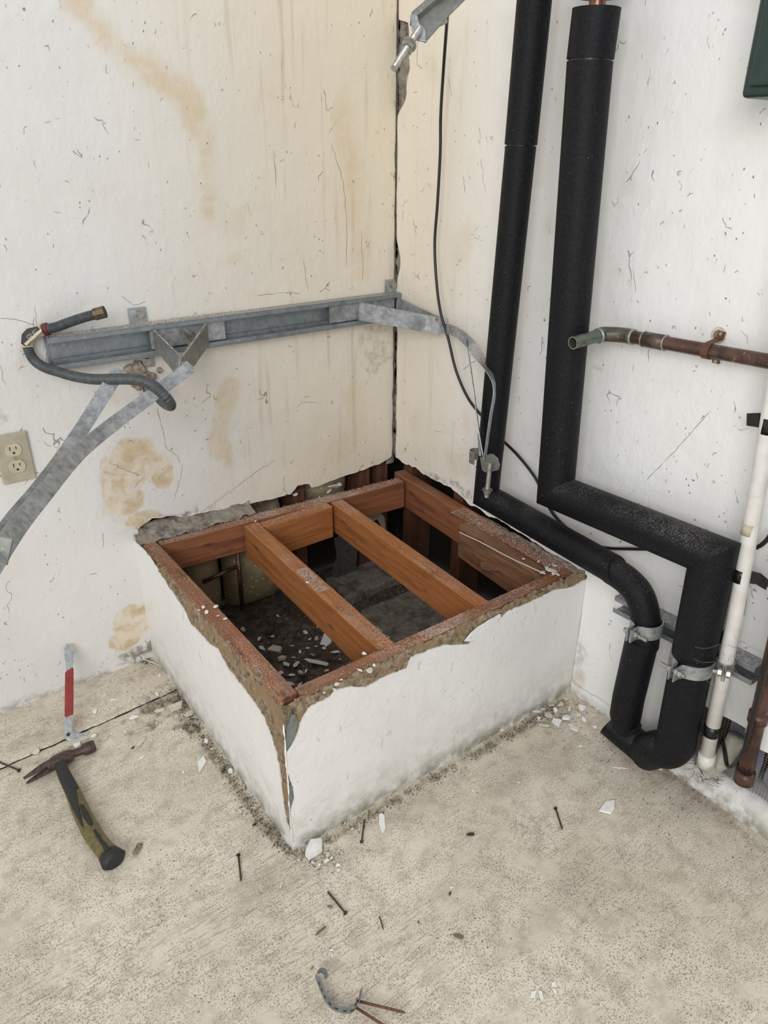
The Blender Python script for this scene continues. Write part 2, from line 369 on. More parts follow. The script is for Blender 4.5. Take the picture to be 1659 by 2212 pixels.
M_IVORY = plain('ivory_receptacle', (.56, .50, .37), .4, 0, .15)
M_SLOT = plain('dark_slot', (.015, .014, .012), .6)
M_FLAKE = plain('white_plaster_flake', (.88, .87, .84), .6, 0, .12, 80, .3)
M_FLAKET = plain('tan_plaster_flake', (.72, .65, .53), .8, 0, .3, 80, .5)
M_INS = mat_mortar('yellow_glass_wool', (.20, .15, .085), (.50, .41, .26), (.32, .25, .145), 14, .5)
M_DARK = plain('black_building_paper', (.018, .014, .012), .8)
M_PAPER = plain('grey_building_paper', (.11, .11, .105), .5, 0, .4)
M_TWIG = plain('dry_twig', (.20, .135, .08), .8)
M_BLUE = plain('faded_blue_sheet', (.17, .21, .36), .6, 0, .5, 12, .6, (.45, .48, .58))
M_MESH = plain('rusted_wire', (.20, .18, .15), .6, .3)
M_BEAD = plain('corner_bead_zinc', (.26, .29, .30), .5, .5, .3)
M_LABEL = plain('cream_tag', (.60, .53, .40), .6, 0, .2)
M_TAGB = plain('black_tag', (.03, .03, .03), .4)
M_DUST = plain('pale_plaster_dust', (.66, .60, .53), .9)
M_WEB = plain('dusty_cobweb', (.30, .28, .25), .9)
M_GRIT = plain('dark_grit', (.09, .065, .045), .9)

# ------------------------------------------------------------ attributes by blobs
def smooth01(x): x = np.clip(x, 0, 1); return x*x*(3-2*x)
def blob(U, V, pts, amp=1.0, soft=.6, seed=1, nsc=14.0, nam=.7, drip=1.0):
    """pts: list of (u, v, ru, rv)"""
    out = np.zeros_like(U); nz_ = (fbm(U*nsc, V*nsc*drip, seed, 5)-.5)*2*nam
    for (u, v, ru, rv) in pts:
        d = 1-np.sqrt(((U-u)/ru)**2+((V-v)/rv)**2)+nz_
        out = np.maximum(out, smooth01(d/soft))
    return out*amp
def set_attr(o, name, r, g, b):
    a = o.data.attributes.new(name, 'FLOAT_COLOR', 'POINT'); n = len(r)
    buf = np.ones((n, 4), np.float32); buf[:, 0] = np.clip(r, 0, 1); buf[:, 1] = np.clip(g, 0, 1); buf[:, 2] = np.clip(b, 0, 1)
    a.data.foreach_set('color', buf.ravel())
def grid_obj(name, P, m, back=None, parent=None):
    """P: array (nu, nv, 3); optional back offset vector closes the rim"""
    nu, nv = P.shape[:2]; V = P.reshape(-1, 3)
    idx = np.arange(nu*nv).reshape(nu, nv)
    F = np.stack([idx[:-1, :-1], idx[1:, :-1], idx[1:, 1:], idx[:-1, 1:]], -1).reshape(-1, 4)
    rim = None
    if back is not None:
        loop = np.concatenate([idx[:, 0], idx[-1, 1:], idx[-2::-1, -1], idx[0, -2:0:-1]])
        n0 = nu*nv; V = np.vstack([V, P.reshape(-1, 3)[loop]+np.array(back)]); L = len(loop)
        k = np.arange(L); F2 = np.stack([loop[(k+1) % L], loop[k], n0+k, n0+(k+1) % L], -1)
        F = np.vstack([F, F2]); rim = (len(F)-L, L)
    me = bpy.data.meshes.new(name); me.vertices.add(len(V)); me.vertices.foreach_set('co', V.astype(np.float32).ravel())
    me.loops.add(F.size); me.loops.foreach_set('vertex_index', F.astype(np.int32).ravel())
    me.polygons.add(len(F)); me.polygons.foreach_set('loop_start', np.arange(0, F.size, 4, dtype=np.int32))
    me.polygons.foreach_set('loop_total', np.full(len(F), 4, np.int32)); me.update(calc_edges=True); me.validate()
    me.materials.append(m)
    if rim:
        me.materials.append(M_GMORT); mi = np.zeros(len(F), np.int32); mi[rim[0]:] = 1; me.polygons.foreach_set('material_index', mi)
    o = bpy.data.objects.new(name, me); C.objects.link(o)
    if parent: o.parent = parent
    return o, V
def lin(a, b, st): return np.linspace(a, b, max(2, int(round(abs(b-a)/st))+1))

# ------------------------------------------------------------ wall_left (plane y = 0)
def pl(plane, lst, amp_r=1.0):
    out = []
    for (x, y, rx, ry) in lst:
        if plane == 'L': p = AY(x, y, 0); q = AY(x+rx, y, 0); s = AY(x, y+ry, 0); out.append((p.x, p.z, abs(q.x-p.x), abs(s.z-p.z)))
        else: p = AX(x, y, 0); q = AX(x+rx, y, 0); s = AX(x, y+ry, 0); out.append((p.y, p.z, abs(q.y-p.y), abs(s.z-p.z)))
    return out
def seg_blobs(pts, r0, r1=None, n=6):
    out = []
    for i in range(len(pts)-1):
        for k in range(n):
            t = k/n; out.append((pts[i][0]*(1-t)+pts[i+1][0]*t, pts[i][1]*(1-t)+pts[i+1][1]*t, r0, r1 or r0))
    return out
def wall_attrs(o, V, plane):
    U = V[:, 0] if plane == 'L' else V[:, 1]; Z = V[:, 2]
    if plane == 'L':
        ye = blob(U, Z, pl('L', seg_blobs([(170, 0), (240, 90), (330, 160), (400, 210), (440, 330), (455, 480)], 44, 50)), .95, .95, 3, 13, .75, .8)
        ye = np.maximum(ye, blob(U, Z, pl('L', [(500, 480, 50, 60), (500, 560, 40, 40)]), .45, .8, 4, 12, .8, .4))
        ye = np.maximum(ye, blob(U, Z, pl('L', seg_blobs([(740, 250), (760, 380), (775, 500), (780, 600)], 50, 65)), .7, 1.0, 5, 14, .7, .35))
        ye = np.maximum(ye, blob(U, Z, pl('L', seg_blobs([(500, 830), (480, 900), (470, 960), (500, 1000)], 26, 34)), .75, .6, 6, 16, .8))
        ye = np.maximum(ye, blob(U, Z, pl('L', seg_blobs([(760, 850), (770, 950), (700, 990)], 40, 50)), .45, .8, 7, 12, .8, .5))
        ye = np.maximum(ye, blob(U, Z, pl('L', [(590, 200, 60, 120), (560, 640, 60, 30), (640, 660, 50, 40)]), .30, .9, 8, 10, .8))
        pa = blob(U, Z, pl('L', [(285, 1000, 55, 75), (275, 1085, 60, 35), (250, 1060, 40, 60), (310, 1120, 45, 22), (350, 1020, 30, 40), (235, 1010, 20, 28)]), .9, .25, 9, 18, .45)
        pa = np.maximum(pa, blob(U, Z, pl('L', [(285, 1345, 42, 38), (270, 1385, 34, 28), (310, 1320, 26, 20)]), .95, .2, 10, 20, .4))
        pa = np.maximum(pa, blob(U, Z, pl('L', [(590, 340, 14, 10), (250, 870, 30, 50)]), .35, .8, 11))
        so = blob(U, Z, pl('L', [(360, 1125, 90, 14), (320, 1150, 30, 20), (310, 1405, 60, 14)]), .9, .5, 12, 40, .9)
        so = np.maximum(so, blob(U, Z, pl('L', seg_blobs([(862, 150), (858, 600), (858, 980)], 10, 30)), .55, .7, 13, 40, 1.0))
        so = np.maximum(so, blob(U, Z, pl('L', [(822, 770, 40, 40), (800, 720, 40, 25), (0, 900, 30, 20)]), .35, .8, 14, 60, 1.0))
        wm = smooth01((U+.95)/.75)*.62 + (fbm(U*3, Z*3, 21)-.5)*.35
        wm = wm*(1-.45*np.exp(-((U+.62)/.13)**2-((Z-.60)/.14)**2))
        dr = smooth01((U+.75)/.4)*.9+.1
        fl = smooth01(1-np.abs(Z)/.035)*smooth01((fbm(U*30, Z*60, 5)-.3)/.3)*.6
    else:
        ye = blob(U, Z, pl('R', [(1000, 520, 30, 60), (1005, 900, 22, 40), (900, 900, 16, 50), (930, 150, 20, 70), (1190, 480, 18, 60), (990, 1000, 30, 30)]), .38, .9, 33, 12, .9, .5)
        ye = np.maximum(ye, blob(U, Z, pl('R', [(1580, 560, 50, 60), (1650, 400, 14, 90), (1655, 620, 14, 60), (1340, 590, 60, 26)]), .16, .9, 34, 12, .9))
        pa = blob(U, Z, pl('R', [(1290, 795, 16, 6), (1250, 1470, 16, 30)]), .5, .5, 35)
        so = blob(U, Z, pl('R', [(990, 1050, 22, 12), (1010, 1070, 20, 14), (940, 1030, 30, 10)]), .6, .6, 36, 40, 1.0)
        so = np.maximum(so, blob(U, Z, pl('R', [(1270, 1530, 70, 24), (1240, 1420, 30, 60), (1380, 1600, 40, 20)]), .4, .8, 37, 50, 1.0))
        wm = smooth01(1+(U+.12)/.42)*.62+(fbm(U*3, Z*3, 22)-.5)*.12
        wm = wm*smooth01((Z-.30)/.15)
        dr = smooth01(1+(U+.1)/.5)*.5+.08
        fl = smooth01(1-np.abs(Z)/.03)*.5*(U < -.77)
    set_attr(o, 'stain', ye, so*0, np.clip(wm, 0, 1)); set_attr(o, 'dirt', pa, np.maximum(so, fl), dr)
top = 2.45
def zgrid():  # normalised heights, dense where the photograph looks
    a = np.concatenate([np.linspace(0, .69, 520), np.linspace(.69, 1, 12)[1:]]); return a
def jag(x, s, a): return a*(fbm(np.asarray(x)*28, np.asarray(x)*0+s, s, 5)-.5)*2
def woff(U, Z): return (fbm(U*4, Z*4, 50, 3)-.5)*.004*smooth01(np.abs(U)/.06)
ZABS = np.concatenate([np.arange(-.02, 1.69, .0032), np.linspace(1.70, top, 8)])
def build_wall(name, plane, u, zb, gap, m):
    U = np.repeat(u[:, None], len(ZABS), 1); Z = np.maximum(ZABS[None, :], zb(u)[:, None])
    U = U+gap(Z)*smooth01(1-np.abs(U)/.20)
    off = woff(U, Z)
    P = np.stack([U, off, Z] if plane == 'L' else [off, U, Z], -1)
    o, V = grid_obj(name, P, m, (0, .022, 0) if plane == 'L' else (.022, 0, 0))
    wall_attrs(o, V, plane); return tag(o, kind='structure')
bx = np.array([-.81, -.80, -.77, -.735, -.70, -.685, -.61, -.536, -.45, -.368, -.355, -.344, -.304, -.298, -.281, -.23, -.177, -.12, -.055, 0.0])
bz = np.array([.392, .400, .415, .408, .398, .393, .388, .381, .376, .372, .381, .393, .389, .376, .376, .380, .3835, .386, .390, .404])
def zbL(u): return np.interp(u, bx, bz)+jag(u, 3, .004)
def gapL(z): return -.0015-.006*np.clip(fbm(z*20, z*0+3.3, 4)-.45, 0, 1)*2
def gapR(z):
    wide = .050*smooth01((z-1.335)/.05)*(1-smooth01((z-1.535)/.012))
    mid = .020*np.exp(-((z-.985)/.045)**2); low = .010*smooth01((.84-z)/.05)
    return -(.0015+.004*fbm(z*25, z*0+2, 9)+wide*(.55+.6*fbm(z*18, z*0+1, 6))+mid+low*(.6+.8*fbm(z*16, z*0+7, 7)))
build_wall('wall_left', 'L', np.concatenate([lin(-3.0, -1.35, .15)[:-1], lin(-1.35, -.8101, .0032), lin(-.8099, 0, .0032)]), lambda u: np.where(u < -.81, -.02, zbL(u)), gapL, M_WALL)
by = np.array([0, -.024, -.058, -.124, -.188, -.277, -.33, -.356, -.45, -.60, -.72, -.775][::-1])
bzr = np.array([.410, .406, .400, .402, .397, .402, .388, .380, .372, .365, .358, .350][::-1])
def zbR(u): return np.interp(u, by, bzr)+jag(u, 8, .007)
def zbRR(u): return np.where(u > -.775, zbR(u), np.where(u > -1.108, -.02, .196+.03*np.clip(-(u+1.108), 0, .4)+jag(u, 9, .004)))
build_wall('wall_right', 'R', np.concatenate([lin(0, -.7749, .0032), lin(-.7751, -1.1079, .0032), lin(-1.1081, -1.40, .0035)[:-1], lin(-1.40, -3.2, .15)]), zbRR, gapR, M_WALLR)
# mortar seen inside the corner gap
def mortar_strip(name, P0, du, m, w_, z0, z1, nrm):
    zz = lin(z0, z1, .004); uu = lin(0, w_, .004)
    P = np.zeros((len(uu), len(zz), 3))
    for i, u in enumerate(uu):
        d = (fbm(u*60+zz*0, zz*60, 8)-.5)*.010
        P[i] = np.array(P0)+np.outer(np.ones(len(zz)), np.array(du)*u)+np.outer(d, nrm); P[i, :, 2] = zz
    return tag(grid_obj(name, P, m)[0], kind='structure')
mortar_strip('trim_1', (.0065, .0, 0), (0, -1, 0), M_GMORT, .085, .40, 2.4, (1, 0, 0))
mortar_strip('trim_2', (.009, .006, 0), (-1, 0, 0), M_GMORT, .03, .38, 2.4, (0, 1, 0))
# sheathing behind both walls, and the frame of the stud cavity
G().box((-3.0, .112, -.05), (.13, .13, 2.45)).build('wall_back_sheathing', M_DARK)['kind'] = 'structure'
G().box((.112, -.86, -.05), (.13, .13, 2.45)).build('wall_side_sheathing', M_DARK)['kind'] = 'structure'
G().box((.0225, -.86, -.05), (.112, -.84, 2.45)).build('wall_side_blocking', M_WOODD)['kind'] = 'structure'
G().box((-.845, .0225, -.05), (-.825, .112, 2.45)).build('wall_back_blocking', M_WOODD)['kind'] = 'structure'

# ------------------------------------------------------------ floor
def flr(name, xs, ys, skip=None, dz=0.0):
    X, Y = np.meshgrid(xs, ys, indexing='ij'); Z = dz+(fbm(X*2.5, Y*2.5, 60, 3)-.5)*.003
    P = np.stack([X, Y, Z], -1); o, V = grid_obj(name, P, M_FLOOR, None)
    U, W = V[:, 0], V[:, 1]
    def fb(lst):
        r = []
        for (x, y, rx, ry) in lst:
            p = AZ(x, y); q = AZ(x+rx, y); s = AZ(x, y+ry); r.append((p.x, p.y, max((q-p).length, .004), max((s-p).length, .004)))
        return r
    d = blob(U, W, fb(seg_blobs([(380, 1500), (430, 1580), (490, 1670), (560, 1770), (640, 1850)], 16, 16, 7)), .75, .7, 61, 30, .9)
    d = np.maximum(d, blob(U, W, fb([(350, 1520, 60, 26), (385, 1500, 30, 22), (330, 1560, 45, 14), (410, 1570, 26, 22), (320, 1420, 24, 12)]), .9, .7, 62, 40, 1.0))
    d = np.maximum(d, blob(U, W, fb(seg_blobs([(650, 1850), (800, 1760), (960, 1665), (1120, 1575), (1225, 1510)], 18, 12, 8)), .7, .8, 63, 40, .9))
    d = np.maximum(d, blob(U, W, fb([(1200, 1540, 70, 30), (1330, 1590, 40, 24)]), .5, .8, 64, 50, 1.0))
    d = np.maximum(d, blob(U, W, fb(seg_blobs([(1370, 1620), (1460, 1680), (1560, 1760), (1659, 1850)], 26, 18, 6)), .55, .9, 65, 30, 1.0))
    d = np.maximum(d, blob(U, W, fb(seg_blobs([(0, 1668), (150, 1608), (300, 1540)], 12, 5, 8)), .55, .8, 66, 50, 1.0))
    g = .7*blob(U, W, fb([(560, 1790, 110, 80), (560, 1900, 90, 60), (720, 1860, 90, 40), (1500, 1720, 160, 70), (1180, 1640, 200, 60), (900, 1730, 140, 40), (150, 1750, 160, 40), (60, 1600, 120, 30), (1200, 1950, 200, 60)]), .55, 1.1, 67, 8, .8)
    set_attr(o, 'dirt', d, g, d*0)
    return o
JY = lambda x: -.1925+(x+1.25)*.057      # the expansion joint
fx = np.concatenate([lin(-3.2, -1.5, .2)[:-1], lin(-1.5, 0.03, .0035)])
fl = flr('floor', fx, np.concatenate([lin(-3.2, -1.65, .2)[:-1], lin(-1.65, -.172, .0035)])); fl['kind'] = 'structure'
# bend the far edge of the slab onto the joint, ragged
me = fl.data; co = np.zeros(len(me.vertices)*3, np.float32); me.vertices.foreach_get('co', co); co = co.reshape(-1, 3)
wgt = smooth01((co[:, 1]+.35)/.178); tgt = JY(co[:, 0])-.0018+(fbm(co[:, 0]*45, co[:, 0]*0, 9)-.5)*.005
co[:, 1] += wgt*(tgt+.172); e = smooth01((co[:, 1]-(tgt-.008))/.008); co[:, 2] -= e*.003
me.vertices.foreach_set('co', co.ravel()); me.update()
st_ = flr('trim_3', fx[:-10], lin(-.172, .04, .0035), dz=.001); st_['kind'] = 'structure'
me = st_.data; co = np.zeros(len(me.vertices)*3, np.float32); me.vertices.foreach_get('co', co); co = co.reshape(-1, 3)
wgt = 1-smooth01((co[:, 1]+.172)/.15); tgt = JY(co[:, 0])+.0018+(fbm(co[:, 0]*45, co[:, 0]*0, 19)-.5)*.005
co[:, 1] += wgt*(tgt+.172); e = smooth01(((tgt+.006)-co[:, 1])/.006); co[:, 2] -= e*.003
me.vertices.foreach_set('co', co.ravel()); me.update()
G().box((-3.2, -.30, -.05), (0, .0, -.006)).build('floor_joint_bed', M_SOIL)['kind'] = 'structure'

# ------------------------------------------------------------ pit floor inside the platform
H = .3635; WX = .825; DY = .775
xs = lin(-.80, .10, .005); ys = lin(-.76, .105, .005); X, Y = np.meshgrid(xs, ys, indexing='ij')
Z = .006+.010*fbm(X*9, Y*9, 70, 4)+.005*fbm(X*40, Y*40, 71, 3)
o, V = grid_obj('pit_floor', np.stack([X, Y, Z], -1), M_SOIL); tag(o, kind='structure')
def slabby(name, pts, h, m):
    g = G(); g.prism([Vector((x, y, 0.0)) for x, y in pts], (0, 0, 1), h); return bevel(g.build(name, m), .006)
def ppx(l, z): return [(AZ(x, y, z).x, AZ(x, y, z).y) for x, y in l]
o = slabby('concrete_pad', ppx([(778, 1318), (900, 1268), (1000, 1330), (1130, 1300), (1100, 1340), (900, 1460), (840, 1420)], .022), .022, M_SLAB)
tag(o, 'grey concrete pad on the pit floor under the two orange joists', 'concrete pad')
o = slabby('footing_block', ppx([(702, 1250), (830, 1198), (885, 1235), (752, 1292)], .04), .04, M_SLAB)
tag(o, 'grey concrete footing block at the back of the pit beside the wall stud', 'footing')

# ------------------------------------------------------------ lumber
def beam(name, a, b, wd, ht, m, label, top_z=None, zt=None, cat='wood beam', bev=.0025, group=None):
    """a, b: top centreline ends; section wd x ht hanging below"""
    a, b = Vector(a), Vector(b); L = (b-a).length; d = (b-a).normalized(); zc = Vector((0, 0, 1)); zc = (zc-d*zc.dot(d)).normalized(); y = zc.cross(d)
    g = G(); n = 24
    v = []
    for i in range(n+1):
        x = -L/2+L*i/n
        for (yy, zz) in ((-1, 0), (1, 0), (1, -1), (-1, -1)):
            v.append((x, yy*wd/2+n1(x*9, 3)*.0015, zz*ht+n1(x*7+zz, 5)*.0012))
    f = [(i*4+k, i*4+4+k, i*4+4+(k+1) % 4, i*4+(k+1) % 4) for i in range(n) for k in range(4)]+[(0, 1, 2, 3), (n*4+3, n*4+2, n*4+1, n*4)]
    me = bpy.data.meshes.new(name); me.from_pydata(v, [], f); me.update(); me.materials.append(m)
    o = bpy.data.objects.new(name, me); C.objects.link(o)
    mt = Matrix((d, y, zc)).transposed().to_4x4(); mt.translation = (a+b)/2; o.matrix_world = mt
    bevel(o, bev); 
    return tag(o, label, cat, group)
z = H
beam('frame_beam', (-.797, -.748, z), (-.797, -.03, z), .037, .089, M_WOODR, 'reddish frame beam along the left side of the open platform')
beam('frame_beam', (-.7775, -.748, z-.001), (-.03, -.742, z-.001), .032, .089, M_WOODR, 'reddish frame beam along the front edge of the open platform')
beam('frame_beam', (-.775, -.034, z-.002), (-.030, -.083, z-.002), .038, .085, M_WOODR, 'dusty frame beam along the back of the platform under the stained wall')
beam('blocking', (-.517, -.111, z+.001), (-.3035, -.104, z+.001), .036, .098, M_WOOD, 'short orange block nailed between the two joists at the back beam', cat='wood block')
beam('joist', (-.538, -.083, z+.001), (-.564, -.731, z+.001), .040, .095, M_WOOD, 'orange wooden joist nearer the left beam, with a white dust patch halfway', cat='joist')
beam('joist', (-.2735, -.096, z+.001), (-.301, -.731, z+.001), .037, .092, M_WOOD, 'orange wooden joist on the right, clean with small dark nail holes', cat='joist')
beam('frame_beam', (.002, -.030, z+.003), (-.0475, -.728, z+.003), .038, .098, M_WOODR, 'orange brown frame beam along the right wall with dark knots')
o = beam('frame_beam', (-.0645, -.408, z-.003), (-.0890, -.729, z-.003), .036, .100, M_WOODG, 'short grainy board with a splintered lower edge doubled onto the right beam')
# splintered notch on the sister board
g = G()
p = [AX(x, y, -.094) for x, y in [(1040, 1212), (1075, 1222), (1076, 1232), (1060, 1233), (1042, 1228)]]
g.prism(p, (-1, 0, 0), .006); bevel(g.build('splinter', M_WOODG, None), .001)
bpy.data.objects['splinter']['label'] = 'pale wood splinter lifting off the grainy short board'; bpy.data.objects['splinter']['category'] = 'wood splinter'
# thin white wire lying along that board
wp = [AX(993, 1150, -.096), AX(1040, 1172, -.104), AX(1100, 1204, -.112), AX(1178, 1240, -.124)]
tag(G().tube(smooth_path(wp, 5), .0011, 6).build('string', M_FLAKE), 'thin white string stuck along the short grainy board', 'string')
# studs of the walls
def stud(x0, x1, y0, y1, z0, z1, m, label):
    a = Vector(((x0+x1)/2, (y0+y1)/2, (z0+z1)/2))
    g = G().box((x0, y0, z0), (x1, y1, z1)); o = g.build('wall_stud', m)
    # grain runs vertically: rotate the object so its local x is vertical
    me = o.data
    Rm = Matrix.Rotation(R(90), 4, 'Y'); me.transform(Rm.inverted()); o.matrix_world = Matrix.Translation(o.location) @ Rm
    return tag(bevel(o, .002), label, 'stud')
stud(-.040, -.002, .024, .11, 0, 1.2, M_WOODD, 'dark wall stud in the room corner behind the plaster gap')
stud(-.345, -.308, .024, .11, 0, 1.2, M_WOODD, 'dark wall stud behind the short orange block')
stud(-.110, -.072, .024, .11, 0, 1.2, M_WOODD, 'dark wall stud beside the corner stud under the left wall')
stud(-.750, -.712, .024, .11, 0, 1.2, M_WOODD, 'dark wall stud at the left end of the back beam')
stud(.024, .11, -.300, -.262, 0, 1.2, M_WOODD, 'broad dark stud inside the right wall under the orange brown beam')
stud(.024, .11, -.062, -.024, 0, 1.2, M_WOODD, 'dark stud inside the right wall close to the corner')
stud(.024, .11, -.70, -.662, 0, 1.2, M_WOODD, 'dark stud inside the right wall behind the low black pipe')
# glass wool batts
def batt(x0, x1, z0, z1, yb, label, s):
    xs = lin(x0, x1, .01); zs = lin(z0, z1, .01); X, Z_ = np.meshgrid(xs, zs, indexing='ij')
    u = (X-x0)/(x1-x0); v = (Z_-z0)/(z1-z0)
    puff = (np.clip(u*(1-u)*4, 0, 1)**.4)*(np.clip(v*(1-v)*4, 0, 1)**.35)
    Y_ = .10-puff*yb-(fbm(X*18, Z_*18, s)-.5)*.02*puff
    o, V = grid_obj('insulation_batt', np.stack([X, Y_, Z_], -1), M_INS, None); o.data.shade_smooth()
    return tag(o, label, 'insulation')
batt(-.705, -.582, .01, .35, .10, 'yellow glass wool batt left of the copper riser in the pit', 80)
batt(-.560, -.36, .01, .34, .10, 'yellow glass wool batt right of the copper riser in the pit', 81)
batt(-.295, -.125, .26, .46, .055, 'yellow glass wool tuft above the back beam beside the corner', 82)
# grey building paper hanging at the back
g = G(); pp = [AY(x, y, .0) for x, y in [(722, 1165), (745, 1150), (772, 1180), (768, 1248), (735, 1258), (716, 1240), (728, 1200)]]
g.prism(pp, (0, 1, 0), .003); tag(g.build('building_paper', M_PAPER), 'torn grey building paper hanging under the back beam', 'paper')
g = G(); pp = [AY(x, y, .01) for x, y in [(790, 1118), (820, 1106), (830, 1115), (834, 1145), (826, 1140), (815, 1122), (800, 1130)]]
g.prism(pp, (0, 1, 0), .003); tag(g.build('paper_strip', M_FLAKET), 'pale curled paper strip hanging under the back beam near the corner', 'paper')
# copper lines in the pit
t = thing('copper_riser', 'small copper pipe rising with a crosspiece inside the pit', 'pipe', AY(520, 1300, -.045))
G().tube([AY(513, 1190, -.045), AY(524, 1316, -.045)], .0065, 14).build('riser', M_COP, t, True)
G().tube([AY(438, 1258, -.03), AY(515, 1222, -.045)], .006, 14).build('branch', M_COP, t, True)

g = G(); r6 = random.Random(31)
for k in range(150):
    x = r6.uniform(-.76, -.30); y = r6.uniform(-.70, .03)
    lump(g, (x, y, .016), r6.uniform(.003, .013)*(1 if r6.random() < .6 else .5), k, (1.1, 1.1, .6))
tag(g.build('earth_clods', M_SOIL), 'dark earth clods strewn over the pit floor between the beams', 'earth', None, 'stuff')
# ------------------------------------------------------------ platform plaster
def cF(x):   # height of the white coat on the front
    return np.interp(x, [-.80, -.79, -.7744, -.7192, -.7129, -.68, -.66, -.64, -.60, -.545, -.532, -.48, -.44, -.40, -.379, -.365, -.34, -.28, -.2585, -.2054, -.1068, -.046, 0],
                     [.305, .315, .342, .3435, .352, .346, .333, .327, .331, .327, .349, .345, .340, .322, .313, .316, .328, .345, .353, .349, .351, .336, .342])
def cL(y):
    return np.interp(y, [-.775, -.754, -.7478, -.7416, -.7315, -.7137, -.6854, -.6422, -.59, -.5355, -.4887, -.446, -.374, -.3345, -.32, -.233, -.10, 0.02],
                     [.02, .061, .10, .18, .23, .257, .286, .296, .301, .3025, .3249, .312, .3084, .305, .325, .340, .372, .366])
plat = thing('plaster_platform', 'low white plastered platform with broken brown edges around the open pit', 'platform', (-.41, -.39, 0))
def mortar_wall(name, s0, s1, prof, seed):
    """prof(s) -> list of (out, z)"""
    ss = lin(s0, s1, .004); rows = []
    for s in ss:
        rows.append(prof(s))
    A = np.array(rows)  # n, k, 3
    nz_ = fbm(A[:, :, 0]*55+A[:, :, 1]*41, A[:, :, 2]*55, seed, 4)-.5
    return A, nz_
def fprof(x, c, base, axis, inner):
    P = []
    c = c-.004
    for zz in (0, .05, .1, .15, .2, .25, c-.02, c): P.append((base, min(zz, c)))
    n = 9
    for k in range(1, n+1):
        t = k/n; yb = base+(inner-base)*t; zb = c+(H-.001-c)*math.sin(t*math.pi/2)**.8; P.append((yb, zb))
    P.append((inner+.001, H-.012)); return P
ss = lin(-.822, 0, .003)
rows = []
for x in ss: rows.append([(x, b, zz) for b, zz in fprof(x, float(cF(x)), -.7715, 1, -.762)])
A = np.array(rows); k = fbm(A[:, :, 0]*70, A[:, :, 2]*70+A[:, :, 1]*90, 90, 4)-.5; mask = np.zeros(A.shape[1]); mask[7:] = 1
k2 = fbm(A[:, :, 0]*220, A[:, :, 2]*220+A[:, :, 1]*260, 92, 3)-.5
A[:, :, 2] += (k*.018+k2*.006)*mask; A[:, :, 1] += -(np.abs(k)*.007+np.abs(k2)*.003)*mask; A[:, 7:, 1] = np.maximum(A[:, 7:, 1], -.7765)
o, _ = grid_obj('scratch_coat', A, M_MORT, None, None); o.parent = plat; o.location = -plat.location
ss = lin(-.7715, .03, .003); rows = []
for y in ss: rows.append([(b, y, zz) for b, zz in fprof(y, float(cL(y)), -.8215, 0, -.812)])
A = np.array(rows)[::-1]; k = fbm(A[:, :, 1]*70, A[:, :, 2]*70+A[:, :, 0]*90, 91, 4)-.5
k2 = fbm(A[:, :, 1]*220, A[:, :, 2]*220+A[:, :, 0]*260, 93, 3)-.5
A[:, :, 2] += (k*.018+k2*.006)*mask; A[:, :, 0] += -(np.abs(k)*.007+np.abs(k2)*.003)*mask
A[:, 7:, 0] = np.maximum(A[:, 7:, 0], -.8265)
o, _ = grid_obj('scratch_coat', A, M_MORT, None, None); o.parent = plat; o.location = -plat.location
# white finish coats, 3 mm thick, ragged edges
def rag(pts, amp, st=.004, seed=1, closed_from=0):
    out = []
    for i in range(len(pts)-1):
        a, b = Vector(pts[i]), Vector(pts[i+1]); L = (b-a).length; n = max(1, int(L/st)); d = (b-a).normalized() if L else Vector((1, 0, 0)); nn = Vector((-d[1], d[0]))
        for q in range(n):
            p = a.lerp(b, q/n); j = n1((p[0]+p[1]*1.7)*120, seed, 3)*amp*2 if (q or i) else 0
            out.append(p+nn*j)
    out.append(Vector(pts[-1])); return out
fe = [(-.8255, .0), (-.8255, .085), (-.822, .117), (-.8135, .139), (-.8155, .170), (-.8255, .212), (-.8235, .262), (-.803, .284), (-.790, .315)]
tp = [(x, float(cF(x))) for x in np.arange(-.785, -.001, .012)]+[(-.001, .341)]
ln = rag(fe+tp, .0022, .004, 4)+[Vector((-.001, 0))]
o = G().prism([(p[0], -DY, p[1]) for p in ln], (0, 1, 0), .0033).build('finish_coat', M_PLAT, plat)
le = [(-.7535, 0), (-.7535, .05)]+[(y, float(cL(y))) for y in (-.754, -.7478, -.7416, -.7315, -.7137, -.6854)]
tl = [(y, float(cL(y))) for y in np.arange(-.67, .02, .012)]+[(.02, .366)]
le = [(-.775, 0), (-.7745, .045)]+le[2:]
ln = rag(le+tl, .0022, .004, 7)+[Vector((.02, 0))]
G().prism([(-WX, p[0], p[1]) for p in ln], (1, 0, 0), .0033).build('finish_coat', M_PLAT, plat)
# chip island still stuck near the middle of the front edge
isl = [(-.392, .330), (-.372, .343), (-.350, .350), (-.315, .355), (-.29, .357), (-.290, .349), (-.318, .338), (-.345, .327), (-.372, .320)]
ln = rag(isl+[isl[0]], .0012, .004, 12)[:-1]
G().prism([(p[0], -DY-.004, p[1]) for p in ln], (0, 1, 0), .004).build('paint_flake', M_PLAT, plat)
